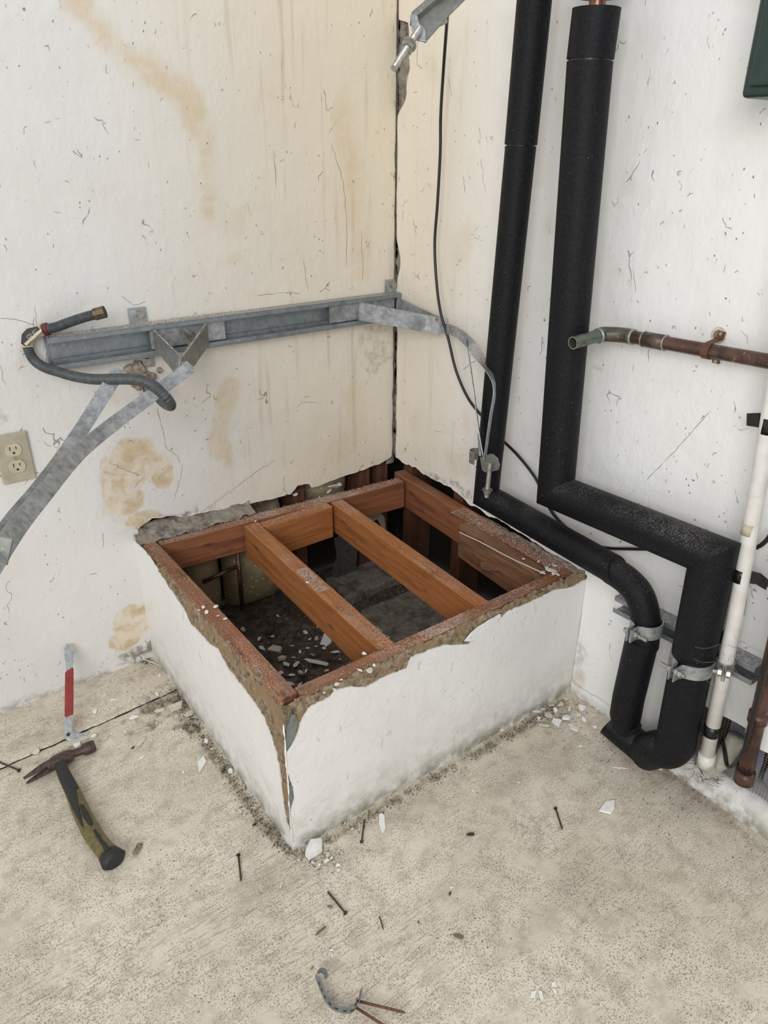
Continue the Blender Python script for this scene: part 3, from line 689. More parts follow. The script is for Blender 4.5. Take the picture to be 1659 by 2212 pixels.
# corner bead: thin zinc angle along the front corner
g = G(); zz = [0.03+.004*i for i in range(76)]
g.ribbon([(-.8258+n1(q*60, 2)*.0022, -.7755+n1(q*50, 3)*.0022, q) for q in zz], (1, -1, 0), [max(.0006, .0022+n1(q*90, 6)*.005) for q in zz], .0012)
g.build('corner_bead', M_PLAT, plat)
g = G(); g.prism([(p[0], -.7725, p[1]) for p in rag([(-.823, .175), (-.817, .19), (-.8235, .215), (-.818, .25), (-.808, .285), (-.800, .305), (-.796, .325), (-.800, .340), (-.808, .345), (-.812, .33), (-.820, .315), (-.8235, .25), (-.823, .175)], .001, .004, 5)[:-1]], (0, -1, 0), .0015)
g.build('bead_flange', M_BEAD, plat)
g = G(); g.prism([(p[0], -.7725, p[1]) for p in rag([(-.8235, .118), (-.815, .145), (-.812, .16), (-.818, .178), (-.8235, .178), (-.8235, .118)], .001, .004, 5)[:-1]], (0, -1, 0), .0015)
g.build('bead_flange', M_BEAD, plat)
# rubble cap where the right beam meets the wall, and crumbs at the left rear corner
def rubble_strip(name, poly, zf, m, seed, amp=.012, st=.004, slope=0):
    g = G(); (x0, y0, x1, y1), (w0, w1) = poly
    L = math.hypot(x1-x0, y1-y0); n = int(L/st); k = int(max(abs(w0), abs(w1))/st)+1
    P = np.zeros((n+1, k+1, 3)); dx, dy = (x1-x0)/L, (y1-y0)/L
    for i in range(n+1):
        t = i/n; wd = w0+(w1-w0)*t
        for j in range(k+1):
            s = j/k; px_ = x0+(x1-x0)*t-dy*wd*s; py_ = y0+(y1-y0)*t+dx*wd*s
            P[i, j] = (px_, py_, zf+math.sin(s*math.pi)**.5*.004+slope*(1-s)**1.5)
    P[:, :, 2] += (fbm(P[:, :, 0]*60, P[:, :, 1]*60, seed, 5)-.5)*amp*2
    o, _ = grid_obj(name, P, m); return o
o = rubble_strip('mortar_ledge', ((-.024, -.40, -.058, -.765), (.034, .062)), .357, M_SAND, 95, .006); 
o.parent = plat; o.location = -plat.location
o = rubble_strip('mortar_ledge', ((-.822, .018, -.50, .018), (-.052, -.058)), .366, M_GMORT, 96, .009, .004, .030)
o.parent = plat; o.location = -plat.location
g = G(); 

g = G(); r5 = random.Random(77)
for k in range(150):
    if k % 2: x = r5.uniform(-.82, -.01); c = float(cF(x)); t = r5.random(); p = (x, -.772+.011*t, c+(H-c)*t**.6)
    else: y = r5.uniform(-.77, .0); c = float(cL(y)); t = r5.random(); p = (-.822+.011*t, y, c+(H-c)*t**.6)
    lump(g, p, r5.uniform(.0014, .0042), k, (1.2, 1.2, .8))
tag(g.build('mortar_crumbs', M_MORT, plat), kind='stuff')
# ------------------------------------------------------------ insulated pipes
def mitre_n(a, b, c):
    d1 = (Vector(b)-Vector(a)).normalized(); d2 = (Vector(c)-Vector(b)).normalized(); return (d1+d2).normalized()
XA, RA = -.074, .0315
A0 = AX(1158, -40, XA); A1 = AX(1125, 313, XA); A2 = AX(1050, 1072, XA); A3 = AX(1336, 1236, XA)
pa = thing('insulated_pipe', 'slimmer black foam insulated pipe, nearer the corner, running down and under', 'pipe', A2)
dz_ = (A1-A0).normalized()
autosmooth(G().mitre(A0, A1, RA+.0015, dz_, dz_).build('foam_sleeve', M_FOAM, pa))
G().mitre(A1-dz_*.03, A1+dz_*.03, RA-.0025, dz_, dz_).build('inner_lining', M_CABLE, pa)
nA2 = mitre_n(A1, A2, A3)
autosmooth(G().mitre(A1+dz_*.0022, A2, RA, dz_, nA2).build('foam_sleeve', M_FOAM, pa))
E0 = AX(1345, 1242, XA); elb = [AX(x, y, XA) for x, y in [(1322, 1232), (1352, 1252), (1378, 1280), (1391, 1315), (1394, 1350), (1391, 1395)]]
nA3 = Vector((0, -1, -.25)).normalized(); d = (A3-A2).normalized(); nA3 = (d*1.0+Vector((0, 0, .55))).normalized()
autosmooth(G().mitre(A2, A3, RA+.001, nA2, nA3).build('foam_sleeve', M_FOAM, pa))
autosmooth(G().tube(smooth_path(elb, 8), RA*.97, 36, upv=(1, 0, 0)).build('elbow_sleeve', M_FOAM, pa))
A5 = AX(1388, 1378, XA); A6 = AX(1358, 1505, XA-.003)
lo = [A5, A6, AX(1350, 1545, XA-.003)]
autosmooth(G().tube([A5, A5.lerp(A6, .5), A6, AX(1351, 1545, XA-.003), AX(1352, 1562, XA+.003), AX(1364, 1580, XA+.006)], [RA+.003]*4+[RA, RA*.85], 36, upv=(1, 0, 0)).build('foam_sleeve', M_FOAM, pa))
XB, RB = -.084, .0405
B0 = AX(1289, 18, XB); B1 = AX(1275, 128, XB); B2 = AX(1200, 1062, XB); B3 = AX(1541, 1201, XB); B4 = AX(1462, 1590, XB)
pb = thing('insulated_pipe', 'thicker black foam insulated pipe with mitred corners, right of the slimmer one', 'pipe', B2)
dz_ = (B1-B0).normalized()
autosmooth(G().mitre(B0, B1, RB+.001, dz_, dz_).build('foam_sleeve', M_FOAM, pb))
autosmooth(G().mitre(B0-dz_*.20, B0-dz_*.016, RB+.001, dz_, dz_).build('foam_sleeve', M_FOAM, pb))
autosmooth(G().mitre(B0-dz_*.05, B0+dz_*.03, .0143, dz_, dz_).build('copper_core', M_COPN, pb))
G().mitre(B1-dz_*.03, B1+dz_*.03, RB-.003, dz_, dz_).build('inner_lining', M_CABLE, pb)
nB2 = mitre_n(B1, B2, B3); nB3 = mitre_n(B2, B3, B4)
autosmooth(G().mitre(B1+dz_*.0035, B2, RB, dz_, nB2).build('foam_sleeve', M_FOAM, pb))
autosmooth(G().mitre(B2, B3, RB, nB2, nB3).build('foam_sleeve', M_FOAM, pb))
B35 = B3.lerp(B4, .50); dB = (B4-B3).normalized()
autosmooth(G().mitre(B3, B35, RB+.001, nB3, dB).build('foam_sleeve', M_FOAM, pb))
autosmooth(G().mitre(B35+dB*.002, B4, RB, dB, dB).build('foam_sleeve', M_FOAM, pb))
Bb = [B4-dB*.004, B4+dB*.02, B4+dB*.045+Vector((0, .012, 0)), B4+dB*.062+Vector((0, .035, 0)), Vector((-.070, B4.y+.065, .050))]
autosmooth(G().tube(smooth_path(Bb, 5), RB, 36, upv=(1, 0, 0)).build('elbow_sleeve', M_FOAM, pb))
# the short run on the floor linking both
c0 = Vector((-.070, B4.y+.06, .049)); c1 = Vector((-.064, -.948, .055))
autosmooth(G().mitre(c1, c0, .0345, Vector((0, -1, -.35)).normalized(), Vector((0, -1, 0))).build('foam_sleeve', M_FOAM, pb))

# ------------------------------------------------------------ short wall strut, clamps
def channel(g, a, b, outv, h, dpt, th=.002, lip=.009):
    """C channel from a to b (centre of back), opening along outv, height h"""
    a, b, o_ = Vector(a), Vector(b), Vector(outv).normalized(); d = (b-a).normalized(); up = o_.cross(d).normalized()
    if up.z < 0: up = -up
    def slab(c0, u0, u1, w0, w1):
        v = []
        for p in (a, b):
            for (u_, w_) in ((u0, w0), (u1, w0), (u1, w1), (u0, w1)): v.append(p+up*u_+o_*w_)
        g.add(v, [(0,1,2,3),(7,6,5,4),(0,4,5,1),(1,5,6,2),(2,6,7,3),(3,7,4,0)])
    slab(0, -h/2, h/2, 0, th); slab(0, h/2-th, h/2, th, dpt); slab(0, -h/2, -h/2+th, th, dpt)
    slab(0, h/2-th-lip, h/2-th, dpt-th, dpt); slab(0, -h/2+th, -h/2+th+lip, dpt-th, dpt)
    return g
g = G(); channel(g, (-.0005, -.885, .345), (-.0005, -1.212, .352), (-1, 0, 0), .041, .040)
tag(bevel(g.build('strut_channel', M_RAIL), .0008), 'short slotted strut channel on the right wall holding the black pipes', 'strut')
def pipe_clamp(cpt, ax, r, label, wd=.030, ear=.028, bolt=.035, open_dir=(-1, 0, 0), m=None):
    cpt = Vector(cpt); ax = Vector(ax).normalized(); e = Vector(open_dir); e = (e-ax*e.dot(ax)).normalized(); s_ = ax.cross(e)
    m = m or M_GALV
    t = thing('pipe_clamp', label, 'clamp', cpt)
    for sg in (-1, 1):
        pts = []; a0 = .13
        for k in range(15):
            an = a0+(math.pi-.16-a0)*k/14; pts.append(cpt+(e*math.cos(an)+s_*sg*math.sin(an))*(r+.002))
        st = pts[0]; pts = [st+e*ear, st+e*ear*.5, st+e*.004]+pts[1:]
        back = pts[-1]; pts.append(back-e*.014)
        autosmooth(G().ribbon(pts, ax, wd, .0026).build('band_half', m, t), 50)
    c = cpt+e*(r+ear*.55)
    G().tube([c-s_*bolt*.6, c+s_*bolt], .0042, 12).build('bolt', M_BOLT, t, False)
    q = c+s_*((r+.002)*math.sin(.13)+.002); G().hexa(q, s_, .0085, .007).build('nut', M_BOLT, t)
    q = c-s_*((r+.002)*math.sin(.13)+.002); G().hexa(q, -s_, .0085, .007).build('bolt_head', M_BOLT, t)
    return t
cA = AX(1396, 1352, XA); pipe_clamp(cA, (0, .06, 1), RA-.001, 'galvanised pipe clamp around the slimmer black pipe below its elbow')
cB = B3.lerp(B4, .555); pipe_clamp(cB, dB, RB-.001, 'galvanised pipe clamp around the thicker black pipe above the floor')

# ------------------------------------------------------------ pvc pipe with tape
XP = -.058; RP = .0142
p0 = AX(1676, 820, XP); p1 = AX(1640, 1040, XP); p2 = AX(1588, 1330, XP); p3 = AX(1523, 1652, XP)
pv = thing('pvc_pipe', 'slim white plastic pipe leaning down the right wall to the sill', 'pipe', p3)
G().tube([p0+(p0-p1)*2.5, p0, p1, p2, p3], RP, 28).build('pipe', M_PVC, pv, True)
el = [AX(1532, 1612, XP+.002), AX(1530, 1630, XP+.004), AX(1543, 1640, -.035), AX(1556, 1625, -.015), AX(1566, 1600, .004)]
G().tube([p3, p3+(p2-p3).normalized()*.030], RP+.003, 28).build('coupling', M_PVC, pv, True)
G().tube(smooth_path([p3+Vector((0, 0, .012)), p3+Vector((.012, -.004, -.008)), p3+Vector((.035, -.012, -.002)), p3+Vector((.055, -.018, .03)), p3+Vector((.06, -.022, .06))], 5), RP+.004, 24).build('elbow', M_PVCG, pv, True)
G().tube([p2+(p3-p2)*.93, p2+(p3-p2)*.936], RP+.0012, 24).build('wire_ring', M_BOLT, pv, True)
def tape(t0, label, flap=0, h=.028):
    def along(t): return p1+(p3-p1)*t
    a = along(t0); b = a+(p3-p1).normalized()*h
    t = thing('tape_band', label, 'tape', a)
    G().tube([a, b], RP+.0009, 26, upv=(1, 0, 0)).build('wrap', M_TAPE, t, True)
    if flap:
        d = (p3-p1).normalized(); c = a.lerp(b, .5)
        pts = [c+Vector((0, flap*(RP-.002), 0))+Vector((.004, 0, 0)), c+Vector((.012, flap*(RP+.012), 0)), c+Vector((.010, flap*(RP+.032), -.004))]
        G().ribbon(pts, d, [h, h*.95, h*.8], .0008).build('loose_end', M_TAPE, t)
    return t
tape(-.18, 'black tape band high on the white plastic pipe at the picture edge', 1, .027)
tape(.27, 'black tape band with torn end halfway down the white plastic pipe', -1, .026)
tape(.835, 'black tape band low on the white plastic pipe above the sill', 0, .026)
G().tube([p1+(p3-p1)*.125, p1+(p3-p1)*.16], RP+.0006, 26).build('glue_mark', M_LABEL, pv, True)
# small clamps of the pvc pipe on the strut
pc = AX(1566, 1438, XP); pipe_clamp(pc, (p3-p1), RP, 'small galvanised clamp holding the white plastic pipe to the strut', .024, .022, .02, (-.9, -.45, 0), M_DULL)

# ------------------------------------------------------------ white painted downpipe, brown copper drain at right edge
wd_ = G().tube([(-.004, -1.262, 2.4), (-.004, -1.262, .215)], .047, 40); autosmooth(wd_.build('downpipe', M_PLAT))
tag(bpy.data.objects['downpipe'], 'wide white painted pipe against the right wall behind the slim one', 'pipe')
cp = thing('drain_pipe', 'brown copper drain pipe at the right edge ending by the wire mesh', 'pipe', AX(1604, 1690, -.075))
q0 = AX(1680, 1370, -.075); q1 = AX(1640, 1540, -.075); q2 = AX(1606, 1688, -.075)
G().tube([q0+(q0-q1)*2, q0, q1, q2], .0145, 24).build('pipe', M_COP, cp, True)
G().tube([q1, q1+(q2-q1)*.12], .018, 24).build('fitting', M_COP, cp, True)
G().tube([q1+(q2-q1)*.84, q2], .0185, 24).build('fitting', M_COP, cp, True)
G().tube([q2, q2+(q2-q1).normalized()*.012], [.012, .004], 12).build('root_tip', M_TWIG, cp, True)
cb = [AX(1664, 1410, -.10), AX(1645, 1480, -.10), AX(1628, 1545, -.10), AX(1612, 1610, -.09), AX(1590, 1650, -.07), AX(1572, 1655, -.05), AX(1566, 1625, -.03), AX(1562, 1600, -.01)]
tag(G().tube(smooth_path(cb, 6), .0042, 10).build('thin_cable', M_CABLE, None, True), 'black cable running down beside the brown drain pipe', 'cable')
cb = [AX(1668, 1150, -.03), AX(1655, 1168, -.03), AX(1636, 1182, -.03), AX(1610, 1186, -.028), AX(1590, 1187, -.025)]
tag(G().tube(smooth_path(cb, 6), .0042, 10).build('thin_cable', M_CABLE, None, True), 'black cable looping behind the white plastic pipe at the right edge', 'cable')
tri = G().prism([AX(x, y, -.02) for x, y in [(1612, 1295), (1606, 1330), (1555, 1392), (1550, 1380), (1600, 1300)]], (1, 0, 0), .003)
tag(tri.build('tape_scrap', M_TAPE), 'black tape scrap behind the white plastic pipe above the strut', 'tape')

# ------------------------------------------------------------ vent opening: sill, mesh, blue sheet
ys_ = [-1.06, -1.10, -1.15, -1.2, -1.25, -1.3, -1.4, -1.6, -2.2, -3.2]
P = np.array([[(-.030-.004*n1(y*20, 1), y, -.004), (-.018-.006*n1(y*30, 2), y, .030+.004*n1(y*25, 3)), (-.012, y, .046), (.012, y, .050+.004*n1(y*22, 4)), (.06, y, .048), (.11, y, .03)] for y in np.concatenate([lin(-1.07, -1.4, .006), lin(-1.45, -3.2, .3)])])
o, V = grid_obj('trim_4', P, M_PLAT); tag(o, kind='structure')
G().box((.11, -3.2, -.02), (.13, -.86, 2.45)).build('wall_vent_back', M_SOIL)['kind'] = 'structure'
g = G()
y = -1.085
while y > -1.42: g.tube([(.010+n1(y*30, 1)*.006, y, .045), (.012+n1(y*30, 2)*.008, y+n1(y*9, 4)*.004, .21)], .0006, 5); y -= .0065
zz = .05
while zz < .21: g.tube([(.010+n1(yy*30, 1)*.006, yy, zz+n1(yy*12+zz*9, 7)*.006) for yy in lin(-1.085, -1.42, .02)], .0006, 5); zz += .0065
tag(g.build('wire_mesh', M_MESH), 'rusty wire mesh across the low vent opening in the right wall', 'mesh')
def crumple(name, ya, yb, za, zb_, xd, m, label, s):
    Y_, Z_ = np.meshgrid(lin(ya, yb, .008), lin(za, zb_, .008), indexing='ij'); X_ = xd+(fbm(Y_*14, Z_*14, s, 3)-.5)*.06
    X_ = np.clip(X_, .03, .105); o, _ = grid_obj(name, np.stack([X_, Y_, Z_], -1), m); tag(o, label, 'sheet'); return o
crumple('plastic_sheet', -1.16, -1.24, .05, .20, .06, M_BLUE, 'crumpled pale blue sheet behind the wire mesh beside the slim pipe', 100)
crumple('plastic_sheet', -1.25, -1.40, .05, .19, .06, M_BLUE, 'crumpled blue sheet behind the wire mesh at the picture edge', 101)

# ------------------------------------------------------------ copper stub on the right wall
tc_ = thing('copper_pipe', 'tarnished copper pipe with open green end, strapped along the right wall', 'pipe', AX(1450, 750, -.035))
XC = -.036; RC = .0125
k0 = AX(1237, 741, -.140); k1 = AX(1305, 722, -.055); k2 = AX(1345, 724, XC); k3 = AX(1405, 735, XC); k4 = AX(1668, 782, XC)
def cop(name, pts, r, pat, hollow=False):
    g = G(); g.tube(pts, r, 24, cap=not hollow)
    o = g.build(name, M_COP, tc_, True)
    n = len(o.data.vertices); set_attr(o, 'patina', np.full(n, pat), np.zeros(n), np.zeros(n)); return o
o = cop('open_stub', [k0, k0.lerp(k1, .3), k0.lerp(k1, .7), k1], RC, .5, True)
cop('pipe_bore', [k0.lerp(k1, .6), k0], RC*.86, .3, True)
G().tube([k0-(k1-k0).normalized()*.0003, k0], RC*1.0, 24, cap=False).build('stub_rim', M_COP, tc_, True)
# annular end
d = (k1-k0).normalized(); u = d.orthogonal().normalized(); w_ = d.cross(u); v = []; 
for k in range(24):
    an = 2*math.pi*k/24; e = u*math.cos(an)+w_*math.sin(an); v += [k0+e*RC, k0+e*RC*.86]
mk('cut_end', v, [(2*k, (2*k+2) % 48, (2*k+3) % 48, 2*k+1) for k in range(24)], M_SOLDER, tc_)
G().disc(k0.lerp(k1, .50), d, RC*.85, .001).build('dark_bore', M_SLOT, tc_)
cop('bend_fitting', smooth_path([k0.lerp(k1, .82), k1, k2, k2.lerp(k3, .35)], 6), RC+.0022, .32)
cop('pipe_run', [k2.lerp(k3, .2), k3, k4, k4+(k4-k3)], RC, .05)
cop('coupling', [k3-(k4-k3)*.06, k3+(k4-k3)*.14], RC+.002, .15)
for t_ in (-.06, .14): G().tube([k3+(k4-k3)*(t_-.004), k3+(k4-k3)*(t_+.004)], RC+.0027, 24).build('solder_ring', M_SOLDER, tc_, True)
G().tube([k2.lerp(k3, .33), k2.lerp(k3, .40)], RC+.0028, 24).build('solder_ring', M_SOLDER, tc_, True)
G().tube([k0.lerp(k1, .80), k0.lerp(k1, .84)], RC+.0028, 24).build('solder_ring', M_SOLDER, tc_, True)
sc = k3+(k4-k3)*.51; dd = (k4-k3).normalized()
ps = thing('pipe_strap', 'rusty two hole strap holding the copper pipe to the right wall', 'strap', sc)
pts = [sc+Vector((.034, 0, .030))]+[sc+Vector((.030, 0, .017))]+[sc+(Vector((-1, 0, 0))*math.cos(a)+Vector((0, 0, 1))*math.sin(a))*(RC+.0018) for a in [R(q) for q in range(75, -80, -15)]]+[sc+Vector((.030, 0, -.017)), sc+Vector((.034, 0, -.028))]
autosmooth(G().ribbon(pts, dd, .014, .0018).build('band', M_RUSTB, ps), 50)
G().disc(sc+Vector((.032, 0, .026)), (-1, 0, .1), .003, .003).build('screw', M_BOLT, ps)
G().disc(sc+Vector((.034, 0, -.024)), (-1, 0, 0), .004, .003).build('screw', M_BOLT, ps)
pq = AX(1553, 724, 0)
tp_ = thing('wall_plug', 'round crumbling mortar plug in the right wall above the copper pipe', 'plug', pq)
g = G(); g.tube([pq+Vector((.004, 0, 0)), pq-Vector((.003, 0, 0))], [.012, .0095], 9); g.build('plug_core', M_MORT, tp_)
v = []; 
g = G().tube([pq+Vector((.004, 0, 0)), pq-Vector((.0015, 0, 0))], [.019, .015], 11); g.build('plug_rim', M_FLAKET, tp_)

# ------------------------------------------------------------ green box
gb = thing('meter_box', 'dark green enamelled box at the top right corner of the picture', 'box', (-.06, -1.06, 1.33))
qa = AX(1597, 213, -.10)
o = G().box((-.10, qa.y-.32, qa.z), (-.004, qa.y, qa.z+.5)).build('housing', M_GREEN, gb); bevel(o, .008, 3)
o = G().box((-.108, qa.y-.30, qa.z+.014), (-.099, qa.y-.014, qa.z+.49)).build('cover', M_GREEN, gb); bevel(o, .004, 3)

# ------------------------------------------------------------ long strut rail on the left wall
rl = thing('strut_rail', 'long grey steel channel rail bolted across the stained left wall', 'rail', (-.48, -.005, .867))
g = G(); channel(g, (-.942, -.001, .8665), (-.004, -.001, .870), (0, -1, 0), .072, .034, .0025, .010)
bevel(g.build('channel', M_RAIL, rl), .0008)
g = G(); channel(g, (-.935, -.0045, .8665), (-.010, -.0045, .870), (0, -1, 0), .060, .010, .002, .012)
g.build('inner_channel', M_RAIL, rl)
G().ribbon([(-.72, -.024, .868), (-.535, -.024, .8685)], (0, 0, 1), .044, .003).build('inner_plate', M_GALV, rl)
G().ribbon([(-.235, -.024, .869), (-.02, -.024, .8695)], (0, 0, 1), .044, .003).build('inner_plate', M_GALV, rl)
for (x, zt, up) in ((-.735, .905, 1), (-.732, .828, -1), (-.016, .905, 1)):
    tb = G().ribbon([(x, -.004, zt-.012*up), (x, -.004, zt+(.034 if up > 0 else .026)*up)], (1, 0, 0), .040, .004).build('tab', M_GALV, rl)
    bc = Vector((x+.004, -.0062, zt+(.019 if up > 0 else .013)*up)); G().disc(bc, (0, -1, 0), .0115, .002).build('washer', M_BOLT, tb)
    G().hexa(bc-Vector((0, .002, 0)), (0, -1, 0), .0085, .006).build('bolt_head', M_BOLT, tb)
# sloping dust on the ledge
# V bracket
vb = thing('angle_bracket', 'heavy V shaped steel bracket projecting from the grey rail', 'bracket', AY(395, 790, -.12))
VX = AY(397, 781, -.15); a0_ = Vector((AY(335, 713, -.035).x, -.037, .870)); b0_ = Vector((AY(446, 705, -.035).x, -.037, .872))

yw, yv = -.037, -.150
LA = [AY(333, 710, yw), AY(338, 752, yw), AY(383, 807, yv), AY(392, 768, yv)]
RB_ = [AY(443, 698, yw), AY(448, 744, yw), AY(400, 812, yv), AY(392, 768, yv)]
def plate4(q4, th, side):
    nr = (q4[3]-q4[0]).cross(q4[1]-q4[0]).normalized()*th*side; v = q4+[p+nr for p in q4]
    return G().add(v, [(0,1,2,3),(7,6,5,4),(0,4,5,1),(1,5,6,2),(2,6,7,3),(3,7,4,0)])
o = plate4(LA, .0055, -1).build('arm', M_DULL, vb); bevel(o, .001)
o = plate4(RB_, .0055, 1).build('arm', M_DULL, vb); bevel(o, .001)
G().tube([LA[3], LA[2]], .0045, 12).build('fold', M_DULL, vb, True)
q = Vector((AY(410, 720, -.028).x, -.026, AY(410, 720, -.028).z))
G().tube([q, q+Vector((0, -.016, 0))], .0035, 10).build('bolt', M_BOLT, vb); G().hexa(q, (0, -1, 0), .008, .006).build('nut', M_BOLT, vb)
G().ribbon(smooth_path([q+Vector((-.022, -.004, .010)), q+Vector((-.018, -.022, -.012)), q+Vector((-.004, -.05, -.026))], 4), (0, 0, 1), .012, .0015).build('spring_leaf', M_DULL, vb)
# galvanised straps going to the lower left
s1 = [AD(x, y, t) for x, y, t in [(414, 790, 1.53), (385, 812, 1.51), (320, 860, 1.47), (250, 912, 1.40), (185, 964, 1.31), (145, 1005, 1.23), (100, 1060, 1.14), (48, 1124, 1.04), (8, 1182, .96), (-28, 1240, .89)]]
s2 = [AD(x, y, t) for x, y, t in [(259, 797, 1.44), (214, 868, 1.42), (168, 940, 1.38), (125, 1003, 1.31), (78, 1066, 1.17), (32, 1122, 1.07), (-8, 1182, .99), (-40, 1238, .93)]]
def scr(a, b, t): return (AD(b[0], b[1], t)-AD(a[0], a[1], t)).normalized()
st = thing('metal_strap', 'long galvanised strap hanging from the V bracket to the lower left', 'strap', s1[4])
P_ = smooth_path(s1, 6); n_ = len(P_); wv = [Vector(UU)*.8+Vector(RR)*.6 for _ in P_]
autosmooth(G().ribbon(P_, [Vector(RR)*.62+Vector(UU)*-.78+Vector(FF)*.10*(i/n_) for i in range(n_)], .0275, .0016).build('band', M_GALV, st), 30)
# folded tip behind the bracket
st2 = thing('metal_strap', 'shorter galvanised strap with a square cut end lying behind the long strap', 'strap', s2[3])
P_ = smooth_path(s2, 6)
autosmooth(G().ribbon(P_, [Vector(RR)*.80+Vector(UU)*-.58+Vector(FF)*.40 for i in P_], [.0275]*len(P_), .0016).build('band', M_GALV, st2), 30)
q = AD(8, 1188, .945)
o = G().ribbon([q+Vector(UU)*.018-Vector(RR)*.004, q-Vector(UU)*.016-Vector(RR)*.012], Vector(RR), .034, .004).build('end_plate', M_DULL, st); bevel(o, .001)
# triangular bracket at the right end of the rail
tb = thing('strap_bracket', 'folded grey strap bracket sticking out at the corner end of the rail', 'bracket', (-.10, -.12, .87))
t0 = Vector((-.148, -.036, .872)); t1 = AX(952, 705, -.030); e1 = Vector((-.018, -.036, .872))
t1 = AZ(952, 705, .852); 
autosmooth(G().ribbon([t0, t0.lerp(t1, .5), t1], (0, 0, 1), [.048, .046, .044], .0022).build('front_leaf', M_GALV, tb), 30)
autosmooth(G().ribbon([t1+Vector((.001, .002, 0)), e1], (0, 0, 1), [.044, .046], .0022).build('rear_leaf', M_GALV, tb), 30)
G().disc(t1+Vector((-.008, .010, .018)), (-.3, -.9, 0), .004, .004).build('rivet', M_BOLT, tb)
# curved strap to the clamp
ls = thing('metal_strap', 'thin curved galvanised strap hanging from the corner bracket in front of the slimmer black pipe', 'strap', t1)
pts = [t1+(t0-t1).normalized()*.045+Vector((-.002, -.004, -.002)), t1+Vector((-.001, -.004, -.003)), AX(985, 717, -.055), AX(1015, 742, -.078), AX(1042, 780, -.100), AX(1063, 818, -.122), AX(1068, 850, -.130), AX(1060, 900, -.134), AX(1053, 950, -.136), AX(1047, 992, -.138)]
P_ = smooth_path(pts, 6); n_ = len(P_); wv = []
for i in range(n_):
    t = i/(n_-1); a = min(1, max(0, (t-.2)/.45)); d0 = Vector((0, 0, 1)); d1 = Vector(RR)*.35+Vector(FF)*.94; d05 = Vector(RR)*.8+Vector(UU)*.6
    wv.append(d0.lerp(d05*.6+Vector(FF)*.55, min(1, a*1.6)).lerp(d1, max(0, (a-.5)*2)))
autosmooth(G().ribbon(P_, wv, [.026-.004*i/n_ for i in range(n_)], .0014).build('band', M_GALV, ls), 40)
pts = [AX(1008, 738, -.070), AX(1014, 775, -.085), AX(1022, 830, -.105), AX(1029, 890, -.118), AX(1038, 950, -.130), AX(1044, 985, -.136)]
P_ = smooth_path(pts, 5)
autosmooth(G().ribbon(P_, [Vector(FF)*.97+Vector(RR)*.22 for _ in P_], .026, .0014).build('return_band', M_GALV, ls), 40)
# end clamp with hanging bolt
ec = thing('strap_clamp', 'small clamp with a long hanging bolt at the end of the curved strap', 'clamp', AX(1050, 1005, -.14))
g = G(); g.prism([AX(x, y, -.142) for x, y in [(1036, 988), (1056, 981), (1064, 981), (1074, 990), (1079, 1005), (1075, 1016), (1062, 1019), (1048, 1021), (1041, 1016)]], (1, 0, 0), .003); bevel(g.build('plate', M_DULL, ec), .0008)
g = G(); c = AX(1036, 985, -.125)
g.ribbon([c+Vector((-.008, .0, 0))+Vector((math.cos(a)*.016, math.sin(a)*.020, 0)) for a in [R(q) for q in range(200, 30, -12)]], (0, 0, 1), .030, .0022); autosmooth(g.build('band_curl', M_DULL, ec), 40)
G().ribbon([AX(1034, 936, -.128), AX(1037, 985, -.138)], Vector(RR), .006, .003).build('tongue', M_DULL, ec)
b0 = AX(1059, 1000, -.150); b1 = AX(1051, 1074, -.150); d = (b1-b0).normalized()
def threaded(g, a, b, r, pitch=.0016):
    L = (b-a).length; n = int(L/pitch)*2; pts = [a.lerp(b, i/n) for i in range(n+1)]; g.tube(pts, [r if i % 2 else r*.86 for i in range(n+1)], 14); return g
threaded(G(), b0, b1, .0052).build('bolt', M_BOLT, ec, False)
G().disc(b1-d*.021, d, .0125, .0022).build('washer', M_BOLT, ec); G().hexa(b1-d*.019, d, .0088, .009).build('nut', M_BOLT, ec)

# ------------------------------------------------------------ top bracket with bolt
T = .98
tbk = thing('strap_bracket', 'folded steel strap bracket with a protruding bolt at the top of the picture', 'bracket', AD(930, 45, T))
def q_(x, y, t=T): return AD(x, y, t)
g = G(); g.prism([q_(x, y) for x, y in [(903, 28), (935, 0), (1010, -45), (1030, -30), (1003, 0), (968, 35), (918, 92), (905, 70)]], Vector(FF), .003); bevel(g.build('side_plate', M_DULL, tbk), .001)
g = G(); g.prism([q_(x, y, T-.012) for x, y in [(886, 36), (890, 24), (925, -6), (1000, -50), (1012, -46), (935, 4), (905, 30)]], Vector(FF), .02); bevel(g.build('back_fold', M_DULL, tbk), .001)
g = G(); g.prism([q_(x, y, T-.014) for x, y in [(886, 32), (900, 26), (906, 50), (918, 62), (922, 90), (900, 86), (890, 66)]], Vector(FF), .003); bevel(g.build('end_plate', M_GALV, tbk), .001)
P_ = smooth_path([q_(965, -8, T-.002), q_(1010, -50, T-.002), q_(1090, -150, T), q_(1200, -320, T+.06), q_(1300, -560, T+.16)], 6)
autosmooth(G().ribbon(P_, Vector(RR)*.45+Vector(UU)*.35+Vector(FF)*.2, .030, .0018).build('strap_band', M_GALV, tbk), 40)
b0 = q_(906, 62, T-.018); b1 = q_(851, 148, T-.05); d = (b1-b0).normalized(); r_ = .0048
threaded(G(), b0, b1, r_).build('bolt', M_BOLT, tbk)
G().disc(b0+d*.034, d, .0100, .002).build('washer', M_BOLT, tbk); G().hexa(b0+d*.036, d, .0085, .008).build('nut', M_BOLT, tbk)
G().disc(q_(950, 50, T+.006), q_(970, 40, T+.006)-q_(950, 50, T+.006), .004, .01).build('pin', M_BOLT, tbk)
